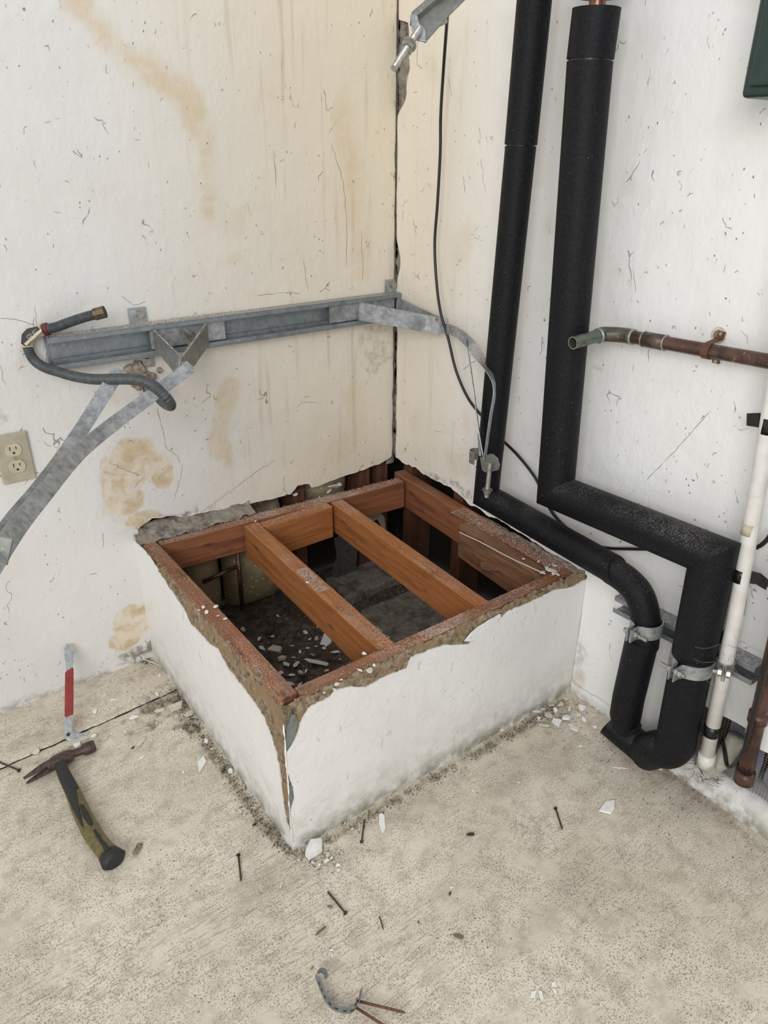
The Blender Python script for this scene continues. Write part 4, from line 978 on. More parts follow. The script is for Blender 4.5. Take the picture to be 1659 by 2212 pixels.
# black cable down the right wall
cbp = [AX(972, -40, -.20), AX(966, 40, -.10), AX(958, 150, -.05), AX(952, 250, -.035), AX(951, 330, -.03), AX(945, 440, -.03), AX(939, 530, -.03), AX(944, 620, -.035), AX(953, 680, -.04), AX(968, 730, -.035), AX(985, 800, -.03), AX(1010, 858, -.026), AX(1040, 898, -.022), AX(1080, 945, -.018), AX(1120, 985, -.016), AX(1158, 1035, -.014), AX(1180, 1085, -.014), AX(1205, 1122, -.014), AX(1250, 1160, -.016), AX(1300, 1182, -.016), AX(1370, 1186, -.016), AX(1450, 1186, -.018), AX(1560, 1187, -.02)]
tag(G().tube(smooth_path(cbp, 6), .0036, 12).build('thin_cable', M_CABLE, None, True), 'long black cable drooping down the right wall from the top bracket', 'cable')

# ------------------------------------------------------------ corrugated hose
hp = [AD(332, 845, 1.60), AD(352, 868, 1.48), AD(368, 876, 1.40), AD(362, 864, 1.345), AD(348, 848, 1.335), AD(330, 833, 1.34), AD(308, 823, 1.36), AD(280, 819, 1.385), AD(245, 819, 1.42), AD(200, 819, 1.46), AD(160, 813, 1.50), AD(125, 803, 1.52), AD(95, 793, 1.53), AD(74, 778, 1.54), AD(62, 757, 1.54), AD(61, 738, 1.54), AD(72, 723, 1.54), AD(92, 713, 1.54), AD(120, 707, 1.54), AD(150, 696, 1.54), AD(180, 686, 1.54), AD(206, 679, 1.54)]
hs = thing('corrugated_hose', 'grey corrugated hose looping around the end of the rail and over the straps', 'hose', hp[8])
P_ = smooth_path(hp, 10)
# resample evenly
L = [0]
for i in range(1, len(P_)): L.append(L[-1]+(P_[i]-P_[i-1]).length)
tot = L[-1]; ns = int(tot/.0007); Q = []; j = 0
for i in range(ns+1):
    s = tot*i/ns
    while j < len(L)-2 and L[j+1] < s: j += 1
    tt = (s-L[j])/max(1e-9, L[j+1]-L[j]); Q.append(P_[j].lerp(P_[j+1], min(1, tt)))
rr = [.0081+.0027*abs(math.sin(i/ns*tot/.0049*math.pi))**.7 for i in range(ns+1)]
G().tube(Q, rr, 20).build('hose', M_HOSE, hs, True)
e0 = hp[-1]; d = (hp[-1]-hp[-2]).normalized()
bevel(G().tube([e0-d*.002, e0+d*.021], .0128, 8, cap=False).build('coupling_nut', M_BRASS, hs), .001)
G().tube([e0+d*.021, e0+d*.0212, e0+d*.004], [.0128, .0095, .0095], 16, cap=True).build('coupling_bore', M_SLOT, hs)
def along(px_, py_):
    tgt = AD(px_, py_, 1.54); i = min(range(len(Q)//2, len(Q)), key=lambda k: (Q[k]-tgt).length); return i
i0 = along(64, 752); i1 = along(96, 713); i2 = along(106, 710)
G().tube(Q[i0:i1:4], .0122, 20).build('paper_label', M_LABEL, hs, True)
G().tube(Q[i1:i2:3], .0132, 20).build('red_collar', M_DRED, hs, True)
g = G(); dirv = Vector(FF)
g.prism([AD(x, y, 1.522) for x, y in [(45, 742), (47, 722), (58, 710), (80, 705), (86, 712), (68, 728), (54, 748)]], dirv, .0012); tagm = g.build('hang_tag', M_TAGB, hs)
g = G(); g.prism([AD(x, y, 1.5195) for x, y in [(52, 742), (88, 710), (91, 715), (56, 747)]], dirv, .001); g.build('tag_edge', M_LABEL, hs)
g = G(); r2 = random.Random(5)
for row in range(3):
    for k in range(9):
        x = 57+k*2.4+row*1.6; y = 727-k*1.9+row*2.5
        a_, b_ = AD(x, y, 1.5212), AD(x+1.5, y-1.2, 1.5212)
        if r2.random() < .8: g.ribbon([a_, b_], Vector(UU), .0010+.0008*r2.random(), .0003)
g.build('tag_print', M_LABEL, tagm)
# the lines of small print on the cream label, curved with the hose
g = G()
for row in range(3):
    for k in range(i0+12, i1-12, 8):
        if r2.random() < .75:
            tng = (Q[k+2]-Q[k-2]).normalized(); tow = (Vector(CAM)-Q[k]).normalized(); sd = tng.cross(tow).normalized()
            c = Q[k]+tow*.0118+sd*(row-1)*.0042; c = Q[k]+(c-Q[k]).normalized()*.0125
            g.ribbon([c-tng*.0012, c+tng*.0012], sd, .0016, .0003)
g.build('label_print', M_TAGB, hs)
# valve stub in the wall where the hose starts
vs = thing('wall_stub', 'dark corroded pipe stub in a broken plaster hole behind the hose', 'pipe stub', AY(315, 825, 0))
vc = AY(322, 838, -.002)
G().tube([vc+Vector((0, .02, 0)), vc+Vector((.004, -.05, .004))], .014, 16).build('stub', M_BRASS, vs, True)
G().tube([vc+Vector((.0, -.012, 0)), vc+Vector((.001, -.020, .001))], .020, 16).build('flange', M_BRASS, vs, True)
g = G(); r2 = random.Random(3)
for k, (x, y, r) in enumerate([(300, 795, .017), (286, 808, .014), (315, 812, .013), (292, 825, .012), (278, 798, .012), (330, 812, .009), (300, 835, .010), (345, 800, .007)]): lump(g, AY(x, y, -.004), r, k, (1, .6, 1))
g.build('broken_plaster', M_SAND, vs)

# ------------------------------------------------------------ electrical outlet
ox1, oz1 = -1.0155, .7045; ox0 = ox1-.0695; oz0 = oz1-.114
ot = thing('outlet', 'grimy ivory duplex electrical outlet on the left wall', 'outlet', ((ox0+ox1)/2, 0, (oz0+oz1)/2))
o = G().box((ox0, -.007, oz0), (ox1, -.0005, oz1)).build('cover_plate', M_PLATE, ot); bevel(o, .003, 3)
cx = (ox0+ox1)/2; cz = (oz0+oz1)/2
for s in (1, -1):
    c = Vector((cx, -.0072, cz+s*.0195)); pts = []
    for k in range(28):
        a = 2*math.pi*k/28; pts.append(c+Vector((.0172*math.cos(a), 0, max(-.0143, min(.0143, .0172*math.sin(a))))))
    rc = G().prism(pts, (0, -1, 0), .0022).build('receptacle', M_IVORY, ot)
    g = G(); y = -.0098
    g.box((cx-.0075, y, c.z+.000), (cx-.0056, y+.001, c.z+.0085)); g.box((cx+.0052, y, c.z+.001), (cx+.007, y+.001, c.z+.0078)); g.disc((cx, y+.001, c.z-.0065), (0, -1, 0), .0026, .001, 12); g.build('slots', M_SLOT, rc)
G().disc((cx, -.007, cz), (0, -1, 0), .003, .0015).build('screw', M_BOLT, ot)

# ------------------------------------------------------------ nail puller leaning on the wall
B_ = AZ(150, 1592, .004); Tp = AY(148, 1400, -.010)
nn = (Tp-B_).cross(Vector((1, 0, 0))).normalized()
if nn.z < 0: nn = -nn
def np_(l): return [AP(x, y, B_, nn) for x, y in l]
npu = thing('nail_puller', 'small nail puller with red grip leaning against the left wall', 'nail puller', B_)
def zp(l): return [(x/3.607, 1360+y/3.607) for x, y in l]
out_ = zp([(515, 330), (512, 270), (500, 205), (502, 150), (515, 118), (527, 112), (527, 160), (540, 163), (549, 158), (549, 110), (565, 122), (578, 165), (576, 215), (568, 270), (565, 330), (560, 720), (558, 770), (570, 800), (600, 812), (640, 808), (692, 795), (700, 803), (680, 822), (630, 850), (590, 868), (550, 870), (515, 858), (497, 825), (500, 760), (505, 700)])
o = G().prism(np_(out_), nn, .005).build('bar', M_TOOL, npu); bevel(o, .0012, 2)
grip = zp([(507, 345), (515, 332), (570, 300), (574, 330), (572, 660), (560, 668), (515, 690), (503, 680)])
o = G().prism([p-nn*.001 for p in np_(grip)], nn, .0085).build('grip', M_RED, npu); bevel(o, .0022, 3)
hc = AP(*zp([(532, 822)])[0], B_, nn); G().disc(hc+nn*.0049, nn, .0042, .0004, 16).build('hole', M_SLOT, npu)

# ------------------------------------------------------------ hammer
hm = thing('claw_hammer', 'rusty claw hammer with olive and black handle lying on the floor', 'hammer', AZ(160, 1740))
zc = .0165
hl = [AZ(x, y, zc) for x, y in [(131, 1652), (140, 1676), (158, 1712), (172, 1745), (189, 1780), (207, 1811), (227, 1836), (246, 1858)]]
P_ = smooth_path(hl, 40); n_ = len(P_)
def hr(t): return float(np.interp(t, [0, .06, .2, .45, .62, .75, .88, .95, 1.0], [.0125, .0130, .0145, .0172, .0182, .0178, .0185, .0215, .0235]))
rs_ = [hr(i/(n_-1)) for i in range(n_)]
nseg = 96
def tube_masked(offset, mask):
    g = G(); g.tube(P_, [r+offset for r in rs_], nseg, cap=mask is None, flat=.80)
    if mask is None: return g
    keep = []
    for i in range(n_-1):
        for k in range(nseg):
            an = 2*math.pi*(k+.5)/nseg; t = (i+.5)/(n_-1)
            a = (an-math.pi/2+math.pi) % (2*math.pi)-math.pi   # 0 = up
            if mask(t, a): keep.append(i*nseg+k)
    g.f = [g.f[q] for q in keep]; 
    used = sorted({i for f in g.f for i in f}); mp = {q: i for i, q in enumerate(used)}; g.v = [g.v[q] for q in used]; g.f = [tuple(mp[i] for i in f) for f in g.f]; return g
hd = autosmooth(tube_masked(0, None).build('handle', M_OLIVE, hm))
def inlay(mask):
    o = tube_masked(.0008, mask).build('grip_inlay', M_RUB, hm, True); s = o.modifiers.new('s', 'SOLIDIFY'); s.thickness = .0016; s.offset = -1
inlay(lambda t, a: (t < .30 and -.95 < a < .80) or (.30 <= t < .63 and -.95+(t-.30)*.9 < a < .38-(t-.30)*3.2))
inlay(lambda t, a: ((t-.545)/.098)**2+((a-.16)/.33)**2 < 1)
inlay(lambda t, a: .69 < t < .93 and abs(a-.18+(t-.66)*.9) < .14+1.1*max(0, t-.84)+.25*max(0, t-.72))
bt = G().tube([P_[-27], P_[-13], P_[-1], P_[-1]+(P_[-1]-P_[-4]).normalized()*.006], [rs_[-27]+.0004, rs_[-13]+.0014, .0245, .019], 40, flat=.80); autosmooth(bt.build('butt_cap', M_RUB, hm), 40)
zh = .016
hdp = [AZ(x, y, zh) for x, y in [(205, 1610), (200, 1612), (183, 1619), (176, 1622), (160, 1627), (150, 1632), (134, 1640), (118, 1647), (100, 1658)]]
autosmooth(G().tube(hdp, [.0135, .0152, .0152, .0100, .0098, .0150, .0172, .0155, .0105], 28, upv=(0, 0, 1), flat=.9).build('head', M_IRON, hm), 40)
for k, (zz, px_) in enumerate(((.0245, [(126, 1640), (98, 1652), (70, 1670), (51, 1682)]), (.0085, [(128, 1650), (100, 1665), (76, 1680), (58, 1692)]))):
    cl = [AZ(x, y, zz-.0045*(i/3)*(1 if k == 0 else .4)) for i, (x, y) in enumerate(px_)]
    autosmooth(G().tube(smooth_path(cl, 4), [float(q) for q in np.interp(np.linspace(0, 1, 13), [0, .4, 1], [.0110, .0085, .0035])], 16, upv=(0, 0, 1), flat=.62).build('claw', M_IRON, hm), 40)
G().tube([P_[0]-(P_[2]-P_[0]).normalized()*.012, P_[4]], [.0150, .0138], 24, flat=.85).build('socket', M_IRON, hm, True)

# ------------------------------------------------------------ nails
def nail(a, b, r, label, m, group=None, zz=.003):
    """a head, b tip in pixels on the floor"""
    A_, B2_ = AZ(*a, zz+.002), AZ(*b, zz); d = (B2_-A_).normalized()
    t = thing('nail', label, 'nail', AZ(*a), group)
    G().tube([A_, A_.lerp(B2_, .93), B2_], [r, r*.95, r*.2], 10).build('shank', m, t, True)
    G().disc(A_-d*.0008, d, r*2.3, .0012, 14).build('head', m, t)
nail((515, 1847), (521, 1904), .0019, 'dark nail pointing at the bottom edge, left of the big white plaster chip', M_RUST)
nail((746, 1972), (707, 1925), .0020, 'thick dark nail lying diagonally below the platform corner', M_RUST)
nail((781, 1818), (788, 1768), .0017, 'nail lying just in front of the platform near the long white flake', M_RUST)
nail((1200, 1746), (1215, 1792), .0018, 'nail alone on the floor left of the large white flake', M_RUST)
nail((41, 1664), (-6, 1644), .0020, 'nail at the left picture edge beside the floor joint', M_RUST)
# perforated tie with two nails driven through
tie = thing('hanger_strap', 'bent grey perforated hanger strap lying near the bottom edge', 'strap', AZ(720, 2170))
tz = [(706, 2112, .018), (702, 2100, .020), (693, 2097, .020), (685, 2106, .016), (689, 2120, .011), (696, 2138, .010), (706, 2158, .010), (722, 2175, .010), (745, 2183, .010), (765, 2180, .011), (776, 2163, .012), (780, 2138, .012)]
P_ = smooth_path([AZ(x, y, z_) for x, y, z_ in tz], 8); n_ = len(P_)
g = G()
wv = [Vector((0, 0, 1))*.8+Vector(RR)*.25 for _ in P_]
autosmooth(g.ribbon(P_, wv, .014, .0013).build('band', M_BEAD, tie), 50)
g = G()
for k in range(34, n_-14, 6):
    p = P_[k]; t = (P_[k+1]-P_[k-1]).normalized(); w_ = (wv[k]-t*wv[k].dot(t)).normalized(); nr = t.cross(w_)
    if nr.dot(Vector(CAM)-p) < 0: nr = -nr
    g.ribbon([p+nr*.0008-t*.003, p+nr*.0008+t*.003], w_, .003, .0004)
g.build('slots', M_SLOT, tie)
def tnail(a, b, label):
    A_, B2_ = AZ(*a, .012), AZ(*b, .006); t = thing('nail', label, 'nail', A_)
    G().tube([A_, A_.lerp(B2_, .93), B2_], [.0023, .0023, .0004], 10).build('shank', M_RUSTB, t, True); d = (B2_-A_).normalized()
    G().disc(A_-d*.002, d, .005, .0014, 14).build('head', M_RUSTB, t)
tnail((772, 2162), (877, 2188), 'upper of two brown nails through the bent hanger strap')
tnail((768, 2176), (846, 2226), 'lower of two brown nails through the bent hanger strap')

# ------------------------------------------------------------ plaster flakes
def flake_mesh(seed, chunk=False):
    r = random.Random(seed); n = r.choice((4, 4, 5, 5, 6, 7)); el = r.uniform(.5, .95)
    ang = sorted(2*math.pi*(k+r.uniform(-.32, .32))/n for k in range(n))
    pts = [(math.cos(a)*q_r, math.sin(a)*q_r*el) for a in ang for q_r in (r.uniform(.68, 1.2),)]
    th = r.uniform(.35, .6) if chunk else r.uniform(.10, .18)
    v = [(x, y, 0) for x, y in pts]+[(x*.92, y*.92, th*(1+r.uniform(-.2, .2))) for x, y in pts]; f = [tuple(range(n-1, -1, -1)), tuple(range(n, 2*n))]+[(k, (k+1) % n, n+(k+1) % n, n+k) for k in range(n)]
    me = bpy.data.meshes.new('plaster_flake'); me.from_pydata(v, [], f); me.update(); return me
FM = [flake_mesh(k, k % 4 == 3) for k in range(24)]; FT = []
for k, me in enumerate(FM):
    me2 = me.copy(); me2.materials.append(M_FLAKET); FT.append(me2); me.materials.append(M_FLAKE)
def flake(p, r, rz, k, label, group=None, tan=False, tilt=(0, 0), stretch=1.0, name='plaster_flake', cat='plaster flake'):
    o = bpy.data.objects.new(name, (FT if tan else FM)[k % 24]); C.objects.link(o); o.location = p
    o.rotation_euler = (tilt[0], tilt[1], rz); r = r*1.22; o.scale = (r*stretch, r, r); return tag(o, label, cat, group)
Z0 = .0016
def fpx(x, y, s, **k):
    p = AZ(x, y); p.z = Z0; r = s*abs((Vector(CAM)-p).dot(Vector(FF)))/FPX/2; return p, r*-1
def single(x, y, s, rz, k, label, tan=False, stretch=1.0, tilt=(0, 0), zz=Z0):
    p = AZ(x, y, zz); r = s*abs((p-Vector(CAM)).dot(Vector(FF)))/FPX/2; return flake(p, r, rz, k, label, None, tan, tilt, stretch)
single(676, 1838, 46, .4, 7, 'large white plaster chip at the foot of the platform corner')
single(433, 1655, 34, .95, 2, 'long cream plaster flake beside the left face of the platform', False, 1.7)
single(381, 1528, 30, .6, 3, 'pale plaster chunk in the dirt by the left face of the platform', True)
single(409, 1541, 20, .2, 9, 'crumbly pale plaster lump right beside the platform left face', True)
single(303, 1604, 18, .7, 5, 'thin cream flake on the floor right of the nail puller', True, 1.9)
single(825, 1776, 16, .95, 6, 'long thin white flake in front of the platform', False, 3.0)
single(1315, 1746, 44, .2, 12, 'large flat white flake alone on the floor at right')
single(1205, 1562, 30, 1.2, 1, 'white flake against the right wall foot, largest of the pile')
single(1338, 1658, 11, 2.4, 4, 'thin sliver of plaster under the thick black pipe', False, 2.6)
single(1152, 2150, 20, .3, 8, 'left of two white flakes near the bottom right')
single(1168, 2149, 20, .9, 10, 'right of two white flakes near the bottom right')
single(1197, 2128, 12, .3, 11, 'small white flake above the pair near the bottom right')
single(1199, 2142, 11, 1.3, 14, 'tiny white flake just above the pair near the bottom right', False, 1.5)
single(608, 1912, 14, .3, 15, 'small grey white flake below the dark nail on the floor', True)
single(497, 1666, 14, 1.2, 16, 'white flake touching the foot of the platform left face', False, 1.4)
single(1330, 1590, 22, .4, 3, 'tan plaster chunk beside the short floor run of black pipe', True)
SPEC = {}
def lab(g, k, dflt, x=0, y=0):
    if (g, k) in SPEC: return SPEC[(g, k)]
    if g == 1: return ('tiny cream flake on the floor strip behind the joint' if y < 1480 or (y < 1525 and x < 300) else 'tiny cream flake between the hammer head and the long cream flake' if y > 1575 else 'tiny cream flake in the dirt by the back of the platform left face')
    if g == 3: return ('small flake in the left half of the pile at the platform end' if x < 1195 else 'small flake in the right half of the pile, close to the right wall')
    if g == 4: return ('tiny stray plaster flake on the open floor right of the platform corner, far from tools' if x > 820 else 'tiny stray plaster flake on the floor below the platform corner')
    if g == 5: return ('white flake in the pit close to the left beam' if x < 612 else 'white flake in the pit close to the dusty joist' if y < 1410 else 'white flake in the pit close to the front beam')
    if g == 6: return ('small plaster crumb on the left beam' if x < 520 else 'small plaster crumb on the front beam' if y > 1380 else 'small plaster crumb on the right hand beams' if x > 1000 else 'small plaster crumb on the joists')
    return dflt
def sp(g, **kw):
    for k, v in kw.items(): SPEC[(g, int(k[1:]))] = v
sp(1, k0='cream flake in the dirt just left of the pale plaster chunk', k1='diamond shaped cream flake below the floor joint, left of the dirt', k2='rounded cream flake directly below the cream flake in the dirt', k3='greyish flake on the floor strip right of the red grip', k4='triangular cream flake right of the nail puller hook', k5='small cream triangle under the thin cream flake', k6='flat cream flake on the floor joint left of the hammer head', k7='cream flake touching the tip of the nail puller hook', k11='cream flake leaning on the hammer head behind its face', k12='tan crumb against the platform left face below the pale chunk', k13='tan crumb against the platform left face, upper of the two')
sp(2, k0='bright white crumb right of the large chip at the platform corner', k1='flat white crumb below left of the large chip', k2='crumb directly below the large chip', k3='tan crumb farthest right of the large chip', k4='pale crumb touching the right side of the large chip')
sp(3, k0='cream flake at the left end of the pile by the platform', k1='white flake in the middle of the pile at the platform end', k3='white square flake at the right edge of the pile against the wall', k4='broad flake at the front of the pile at the platform end', k9='flake at the back of the pile where platform meets wall')
sp(4, k0='white flake above the reddish leaf scrap', k1='white oval flake left below the elbow of the thick black pipe', k2='white crumb in front of the sill under the pipes', k3='white crumb far right on the open floor', k4='white crumb above the hanger strap, right of the pair', k5='white crumb above the hanger strap, left of the pair')
sp(5, k0='grey flake in the pit closest to the left beam, near its middle', k1='broad white flake in the pit right of the first grey one', k2='long white flake in the pit against the dusty joist', k3='large grey flake in the pit half under the dusty joist', k8='long pale flake in the pit before the front beam', k15='flake in the front corner of the pit', k5='flake in the pit beside the upper left of the dirt floor middle')
sp(6, k0='white crumbling flake on the left beam halfway down', k3='small grey pebble on the left beam beside the white flake', k5='grey plaster lump at the right corner of the platform', k4='white flake left of the grey lump at the right corner', k13='cream plaster lump on the front edge of the platform', k12='brown crumb above the cream lump on the front beam', k16='cream crumb on the front beam near the platform corner')
sp(7, k0='large white flake in the gap above the back beam', k1='second white flake in the gap, just left of the large one', k2='small pale flake in the gap above the short orange block')
G1 = 'small flakes on the floor left of the platform'; L1 = 'small cream plaster flake on the floor between the tools and the platform'
for k, (x, y, s) in enumerate([(344, 1535, 15), (290, 1549, 18), (338, 1564, 14), (206, 1537, 14), (231, 1593, 15), (305, 1637, 9), (78, 1623, 18), (202, 1591, 12), (255, 1494, 10), (244, 1512, 9), (191, 1519, 8), (166, 1611, 16), (462, 1617, 12), (445, 1600, 14), (362, 1622, 7), (372, 1630, 6), (360, 1642, 6), (250, 1440, 10), (222, 1452, 8), (345, 1460, 8), (300, 1470, 7), (270, 1580, 7), (420, 1640, 7), (396, 1668, 6), (214, 1598, 6), (240, 1585, 5), (322, 1612, 7), (340, 1500, 9), (347, 1488, 7)]):
    p = AZ(x, y, Z0); r = s*(p-Vector(CAM)).dot(Vector(FF))/FPX/2; flake(p, r, rnd.uniform(0, 6.2), k, lab(1, k, L1, x, y), None if (1, k) in SPEC else lab(1, k, '', x, y).replace('tiny ', '').replace('small ', '')+' group', k % 2 == 0, (rnd.uniform(-.1, .1), 0), rnd.uniform(.9, 1.5))
G2 = 'crumbs round the big chip at the platform corner'; L2 = 'small plaster crumb beside the large chip at the platform corner'
for k, (x, y, s) in enumerate([(705, 1861, 13), (656, 1869, 12), (676, 1864, 11), (730, 1869, 9), (708, 1848, 13), (716, 1853, 9), (731, 1880, 7), (697, 1850, 8), (690, 1868, 7), (645, 1858, 6), (722, 1862, 7), (668, 1812, 6), (735, 1890, 5)]):
    p = AZ(x, y, Z0); r = s*(p-Vector(CAM)).dot(Vector(FF))/FPX/2; flake(p, r, rnd.uniform(0, 6.2), k+3, lab(2, k, L2, x, y), None if (2, k) in SPEC else G2, k % 3 == 1, (rnd.uniform(-.2, .2), 0))
G3 = 'flakes piled at the right end of the platform'; L3 = 'plaster flake in the pile where platform, wall and floor meet'
for k, (x, y, s) in enumerate([(1155, 1535, 22), (1185, 1545, 20), (1222, 1552, 18), (1280, 1545, 20), (1240, 1572, 22), (1178, 1567, 14), (1258, 1530, 16), (1130, 1552, 16), (1105, 1566, 12), (1212, 1522, 18), (1230, 1532, 14), (1190, 1523, 14), (1165, 1552, 11), (1142, 1540, 12), (1262, 1556, 12), (1248, 1545, 14), (1284, 1570, 10), (1212, 1578, 10), (1200, 1535, 12), (1172, 1532, 10), (1222, 1510, 10), (1120, 1570, 8), (1085, 1578, 7), (1060, 1592, 6), (1270, 1582, 8), (1235, 1598, 7), (1255, 1612, 6), (1298, 1590, 9)]):
    p = AZ(x, y, Z0+.002*(k % 3)); r = s*(p-Vector(CAM)).dot(Vector(FF))/FPX/2; flake(p, r, rnd.uniform(0, 6.2), k+5, lab(3, k, L3, x, y), None if (3, k) in SPEC else lab(3, k, '', x, y).replace('tiny ', '').replace('small ', '')+' group', k % 2 == 1, (rnd.uniform(-.25, .25), rnd.uniform(-.25, .25)), rnd.uniform(.9, 1.4))
G4 = 'flakes on the open floor in front'; L4 = 'tiny stray plaster flake on the open concrete in front of the platform'
for k, (x, y, s) in enumerate([(975, 1917, 9), (1287, 1686, 12), (1425, 1660, 10), (1495, 1842, 8), (715, 2052, 8), (707, 2050, 7), (718, 2066, 6), (958, 1945, 6), (852, 1982, 5), (1083, 2030, 5), (1190, 2068, 5), (1180, 2090, 5), (1022, 1708, 6), (940, 1760, 5), (1120, 1690, 5), (1380, 1905, 5), (880, 1690, 6), (1016, 1650, 6), (762, 1790, 5), (1240, 1850, 4), (560, 1960, 4), (400, 1760, 5), (330, 1780, 4)]):
    p = AZ(x, y, Z0); r = s*(p-Vector(CAM)).dot(Vector(FF))/FPX/2; flake(p, r, rnd.uniform(0, 6.2), k+1, lab(4, k, L4, x, y), None if (4, k) in SPEC else lab(4, k, '', x, y).replace('tiny ', '').replace('small ', '')+' group', k % 2 == 1)
G5 = 'flakes lying on the pit floor'; L5 = 'white plaster flake on the dark earth inside the pit'
for k, (x, y, s) in enumerate([(566, 1402, 22), (594, 1405, 28), (692, 1345, 26), (708, 1378, 40), (660, 1366, 12), (608, 1424, 18), (620, 1435, 18), (640, 1435, 14), (690, 1432, 34), (684, 1380, 10), (726, 1408, 14), (664, 1400, 9), (648, 1408, 10), (675, 1415, 10), (604, 1455, 18), (622, 1478, 22), (648, 1480, 18), (650, 1455, 14), (700, 1400, 10), (670, 1380, 8), (682, 1396, 8), (525, 1360, 12), (560, 1380, 9), (590, 1375, 10), (735, 1425, 9), (705, 1450, 10), (660, 1450, 9), (632, 1395, 8), (600, 1330, 7), (640, 1300, 7), (660, 1310, 6), (630, 1458, 10), (635, 1420, 9)]):
    p = AZ(x, y, .018+.002*(k % 3)); r = s*(p-Vector(CAM)).dot(Vector(FF))/FPX/2; flake(p, r, rnd.uniform(0, 6.2), k+2, lab(5, k, L5, x, y), None if (5, k) in SPEC else lab(5, k, '', x, y).replace('tiny ', '').replace('small ', '')+' group', k % 4 == 1, (rnd.uniform(-.3, .3), rnd.uniform(-.3, .3)), rnd.uniform(.9, 1.6))
G6 = 'crumbs on the beams round the pit'; L6 = 'small plaster crumb resting on a beam at the pit edge'
for k, (x, y, s) in enumerate([(440, 1311, 15), (430, 1318, 9), (446, 1322, 10), (467, 1311, 10), (1172, 1236, 16), (1190, 1232, 20), (1203, 1240, 14), (1180, 1226, 10), (1198, 1222, 12), (1130, 1207, 7), (1036, 1132, 7), (1163, 1213, 7), (786, 1412, 12), (798, 1448, 16), (778, 1448, 14), (808, 1438, 9), (728, 1478, 12), (722, 1490, 9), (738, 1468, 9), (552, 1126, 6), (664, 1258, 7), (1196, 1240, 12), (700, 1496, 8), (487, 1337, 9), (470, 1330, 7)]):
    p = AZ(x, y, H+.003); r = s*(p-Vector(CAM)).dot(Vector(FF))/FPX/2; flake(p, r, rnd.uniform(0, 6.2), k+4, lab(6, k, L6, x, y), None if (6, k) in SPEC else lab(6, k, '', x, y).replace('tiny ', '').replace('small ', '')+' group', k % 3 == 1, (rnd.uniform(-.2, .2), rnd.uniform(-.2, .2)))
G7 = 'flakes above the back beam'; L7 = 'thin pale flake wedged in the gap behind the back beam'
for k, (x, y, s) in enumerate([(722, 1052, 26), (712, 1060, 16), (638, 1068, 10), (733, 1047, 12), (690, 1075, 9)]):
    p = AY(x, y, .012); r = s*(p-Vector(CAM)).dot(Vector(FF))/FPX/2; flake(p, r, rnd.uniform(0, 6.2), k+4, lab(7, k, L7, x, y), None if (7, k) in SPEC else G7, False, (rnd.uniform(.4, 1.2), rnd.uniform(-.5, .5)))

# ------------------------------------------------------------ twigs, leaves
def twig(a, b, r, label, m=M_TWIG, name='twig', cat='twig'):
    A_, B2_ = AZ(*a, .004), AZ(*b, .004); mid = A_.lerp(B2_, .5)+Vector((n1(a[0], 3)*.004, n1(a[1], 4)*.004, .001))
    return tag(G().tube(smooth_path([A_, mid, B2_], 4), [r*.6]+[r]*7+[r*.3], 8, flat=.6).build(name, m), label, cat)
twig((682, 2020), (704, 2001), .0024, 'short grey brown twig above the bent hanger strap')
twig((819, 1979), (828, 2008), .0014, 'thin rusty splinter on the floor right of the diagonal nail', M_RUSTB, 'wood_splinter', 'splinter')
twig((302, 1422), (345, 1437), .0022, 'pale wood shaving in the corner of wall and platform', M_FLAKET, 'wood_shaving', 'shaving')
twig((303, 1822), (289, 1846), .0060, 'tan butt shaped scrap beside the hammer handle', M_MORT, 'wood_scrap', 'scrap')
def leaf(x, y, s, rz, label, m=M_TWIG):
    p = AZ(x, y, .002); r = s*(p-Vector(CAM)).dot(Vector(FF))/FPX/2
    pts = [(-1, 0), (-.5, .35), (.1, .42), (.7, .3), (1, .05), (.6, -.1), (.9, -.3), (.1, -.38), (-.6, -.25)]
    c, s_ = math.cos(rz), math.sin(rz)
    return tag(bevel(G().prism([p+Vector((a*c-b*s_, a*s_+b*c, 0))*r for a, b in pts], (0, 0, 1), .0025).build('dry_leaf', m), .0008), label, 'leaf')
leaf(990, 2023, 26, -.9, 'brown forked dry leaf scrap in the middle of the front floor')
leaf(713, 1959, 15, -.7, 'small yellow brown leaf scrap beside the diagonal nail', M_MORT)
leaf(972, 1931, 12, .6, 'small reddish leaf scrap below the platform front', M_RUSTB)
leaf(1016, 1803, 20, -.5, 'dark curled leaf scrap in front of the platform', M_RUST)
leaf(904, 1993, 9, 1.2, 'dull brown speck of leaf right of the rusty splinter')
leaf(674, 2092, 11, .2, 'tan crumb left of the hanger strap loop', M_MORT)
leaf(287, 1616, 10, .5, 'dark crumb touching the thin cream flake', M_RUST)
leaf(550, 1782, 12, .1, 'black crumb on the floor by the platform corner', M_CABLE)
leaf(483, 1836-170, 12, .1, 'dark leaf scrap beside the long cream flake', M_RUST)

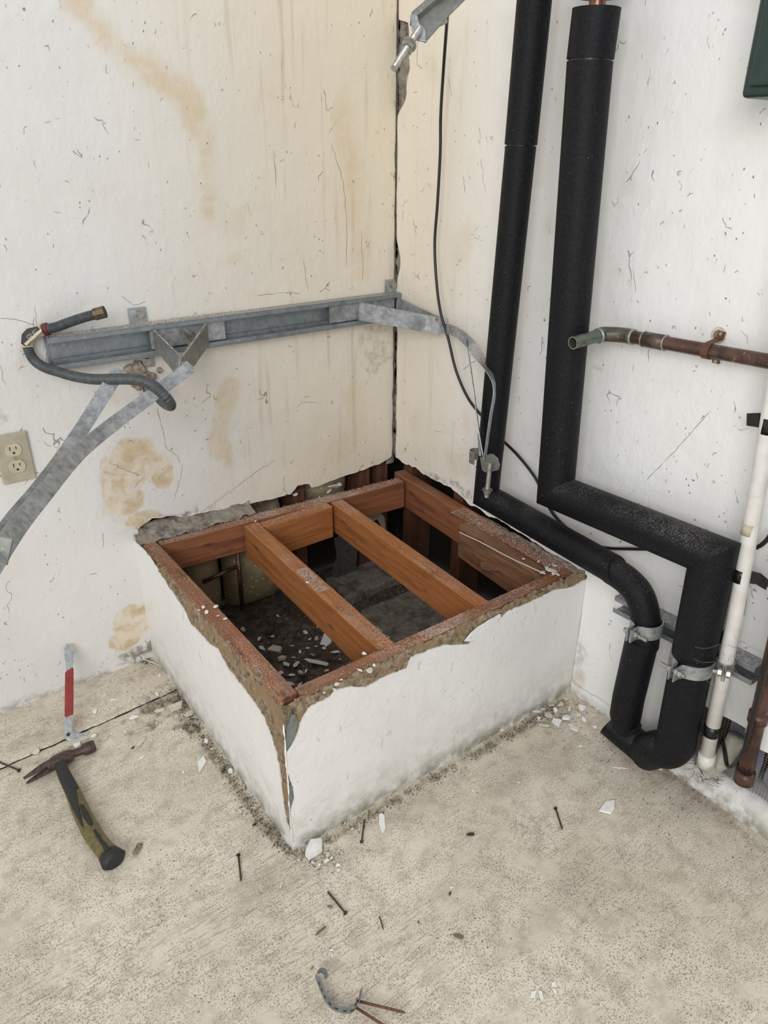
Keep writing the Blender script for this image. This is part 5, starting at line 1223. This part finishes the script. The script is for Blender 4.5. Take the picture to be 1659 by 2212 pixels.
# ------------------------------------------------------------ uncountable dust and grit
def grains(name, pos, rng, m, label, cat, seed):
    r = np.random.RandomState(seed); n = len(pos); P0 = np.array(pos); s = r.uniform(rng[0], rng[1], n)
    base = np.array([(1, 0, -.4), (-.6, .8, -.4), (-.5, -.9, -.4), (0, 0, .9)]); V = np.zeros((n, 4, 3))
    for k in range(4): V[:, k] = P0+(base[k]+r.uniform(-.5, .5, (n, 3)))*s[:, None]
    f = []; 
    for i in range(n): b = i*4; f += [(b, b+2, b+1), (b, b+1, b+3), (b+1, b+2, b+3), (b+2, b, b+3)]
    me = bpy.data.meshes.new(name); me.from_pydata(V.reshape(-1, 3).tolist(), [], f); me.update(); me.materials.append(m)
    o = bpy.data.objects.new(name, me); C.objects.link(o); return tag(o, label, cat, None, 'stuff')
rs = np.random.RandomState(4)
def line_pts(a, b, wd, n, z, zr=.001):
    a, b = np.array(a), np.array(b); t = rs.rand(n)**1.0; d = (b-a)/np.linalg.norm(b-a); nn_ = np.array([-d[1], d[0]])
    xy = a+np.outer(t, b-a)+np.outer((rs.rand(n)-.5)*wd, nn_); return [(x, y, z+rs.rand()*zr) for x, y in xy]
def px_pts(lst, z, n, sp):
    out = []
    for (x, y, rx, ry) in lst:
        for _ in range(n): p = AZ(x+rs.randn()*rx, y+rs.randn()*ry, z); out.append((p.x, p.y, z+rs.rand()*.0008))
    return out
pos = line_pts((-.775, -.034), (-.03, -.083), .036, 1700, H)+line_pts((-.53, -.111), (-.31, -.104), .030, 500, H+.002)+line_pts((-.040, -.35), (-.048, -.74), .05, 2200, H+.004, .003)
pos += line_pts((-.797, -.745), (-.797, -.05), .034, 330, H)+line_pts((-.775, -.748), (-.05, -.742), .03, 300, H)
j1 = [(AZ(x, y, H).x, AZ(x, y, H).y) for x, y in [(650, 1232), (700, 1280)]]
pos += line_pts(j1[0], j1[1], .030, 1100, H+.003, .002)+line_pts((-.556, -.66), (-.562, -.728), .034, 200, H+.003)+line_pts((-.538, -.09), (-.556, -.6), .032, 120, H+.003)+line_pts((-.2735, -.10), (-.301, -.73), .03, 120, H+.003)
grains('plaster_dust', pos, (.0004, .0011), M_DUST, 'pale plaster dust sprinkled over the beams and joists', 'dust', 1)
pos = line_pts((-.94, -.018), (-.01, -.018), .026, 1300, .9035, .001)+line_pts((-.75, -.016), (-.50, -.016), .03, 900, .904, .003)
grains('plaster_dust', pos, (.0005, .0015), M_DUST, 'plaster dust lying along the top of the grey rail', 'dust', 2)
pos = px_pts(seg_blobs([(385, 1500), (430, 1575), (500, 1680), (560, 1765), (635, 1850)], 10, 10, 5), .002, 55, 1)+px_pts([(360, 1510, 40, 15), (400, 1560, 20, 20), (690, 1850, 28, 16), (330, 1430, 20, 8)], .002, 160, 1)
pos += px_pts(seg_blobs([(660, 1840), (900, 1705), (1100, 1590), (1220, 1515)], 12, 6, 5), .002, 50, 1)+px_pts([(1200, 1545, 45, 20), (1380, 1620, 60, 22), (1500, 1720, 60, 30)], .002, 140, 1)
grains('floor_grit', pos, (.0005, .0018), M_GRIT, 'dark grit gathered along the foot of the platform', 'grit', 3)
pos = [(x, y, .0018) for x, y in zip(rs.uniform(-1.35, -.02, 1500), rs.uniform(-1.5, -.02, 1500)) if not (x > -.83 and y > -.78)]+px_pts([(350, 1600, 60, 50), (1200, 1545, 55, 25), (690, 1850, 35, 16), (560, 1760, 50, 50), (800, 1780, 60, 20)], .002, 120, 1)
grains('floor_crumbs', pos, (.0004, .0015), M_DUST, 'fine pale crumbs scattered over the concrete floor', 'grit', 4)
pos = [(x, y, .019) for x, y in zip(rs.uniform(-.78, -.05, 1900), rs.uniform(-.74, -.05, 1900))]
grains('pit_crumbs', pos, (.0005, .0022), M_DUST, 'pale crumbs scattered over the pit floor', 'grit', 5)
pos = [(rs.uniform(-.78, -.3), rs.uniform(-.004, .022), .372+rs.rand()*.004) for _ in range(500)]
grains('gap_grit', pos, (.0008, .003), M_GRIT, 'dark grit in the gap behind the back beam', 'grit', 6)
pos = [(-.115+rs.rand()*.08, y, 0) for y in rs.uniform(-1.09, -.75, 700)]
# cobwebs about the strut end
g = G(); r3 = random.Random(9)
for k in range(26):
    a = AX(r3.uniform(1480, 1620), r3.uniform(1380, 1450), -r3.uniform(.05, .13)); b = a+Vector((r3.uniform(-.04, .04), r3.uniform(-.05, .05), r3.uniform(-.02, .03))); m_ = a.lerp(b, .5)-Vector((0, 0, .006)); g.tube(smooth_path([a, m_, b], 3), .00025, 4)
tag(g.build('cobweb', M_WEB), 'dusty cobweb around the clamps of the short strut', 'cobweb', None, 'stuff')
g = G()
for k in range(60):
    y = r3.uniform(-1.20, -1.06); a = Vector((-.012+r3.uniform(-.03, .02), y, .05+r3.uniform(-.01, .008))); g.tube(smooth_path([a, a+Vector((r3.uniform(-.015, .015), r3.uniform(-.02, .02), r3.uniform(0, .012))), a+Vector((r3.uniform(-.02, .02), r3.uniform(-.03, .03), 0))], 3), .0005, 4)
tag(g.build('dry_roots', M_TWIG), 'dry root hairs tangled on the sill at the foot of the pipes', 'roots', None, 'stuff')
# thin cracks in the wall plaster, lying in the paint skin
def crack(plane, pts, wd=.0008):
    P3 = []
    for i in range(len(pts)-1):
        for k in range(7):
            t = k/7; x = pts[i][0]*(1-t)+pts[i+1][0]*t+rnd.uniform(-1.5, 1.5); y = pts[i][1]*(1-t)+pts[i+1][1]*t+rnd.uniform(-1.5, 1.5)
            p = AY(x, y, 0) if plane == 'L' else AX(x, y, 0); u = p.x if plane == 'L' else p.y
            o_ = float(woff(np.array([u]), np.array([p.z]))[0])-.0003
            P3.append(Vector((p.x, o_, p.z)) if plane == 'L' else Vector((o_, p.y, p.z)))
    n = len(P3); g = G(); nr = Vector((0, 1, 0)) if plane == 'L' else Vector((1, 0, 0)); wv = []
    for i in range(n):
        t = (P3[min(i+1, n-1)]-P3[max(i-1, 0)]).normalized(); wv.append(t.cross(nr))
    g.ribbon(P3, wv, [wd*(.35+.9*rnd.random())*(1 if 0 < i < n-1 else .2) for i in range(n)], .0003)
    par = bpy.data.objects['wall_left' if plane == 'L' else 'wall_right']
    return g.build('hairline_crack', M_CRACK, par)
M_CRACK = plain('crack_line', (.16, .125, .09), .9)
for p in ([(338, 880), (350, 925), (360, 968), (382, 985), (392, 1003)], [(237, 998), (268, 1014), (312, 1030)], [(312, 1030), (300, 1040), (290, 1056)], [(432, 1108), (500, 1060), (560, 1015), (600, 990)], [(0, 686), (40, 692), (80, 703)],
          [(716, 310), (742, 395), (750, 480), (747, 592)], [(780, 500), (784, 560), (782, 612)], [(103, 735), (106, 752), (98, 768), (103, 792)], [(262, 640), (290, 660), (318, 650)], [(590, 320), (598, 420)], [(655, 560), (668, 640)], [(395, 1000), (384, 1050), (372, 1090)], [(300, 1150), (312, 1270), (326, 1370)],
          [(640, 880), (650, 870), (672, 868), (690, 872)], [(222, 1150), (222, 1190)], [(700, 190), (706, 240), (722, 230)], [(0, 1005), (60, 1020), (120, 1024)], [(555, 640), (600, 632), (660, 634)], [(830, 640), (820, 700)]):
    crack('L', p)
for p in ([(1403, 752), (1400, 785)], [(1226, 1466), (1262, 1490), (1300, 1512), (1328, 1532)], [(1395, 1040), (1432, 1000), (1480, 950), (1545, 878)], [(1637, 965), (1636, 1050), (1628, 1110)], [(905, 60), (902, 140), (915, 150)], [(1560, 470), (1570, 490), (1585, 495)], [(1368, 580), (1376, 640)], [(893, 470), (900, 520)], [(940, 930), (960, 935)], [(1000, 380), (1004, 420)]):
    crack('R', p)
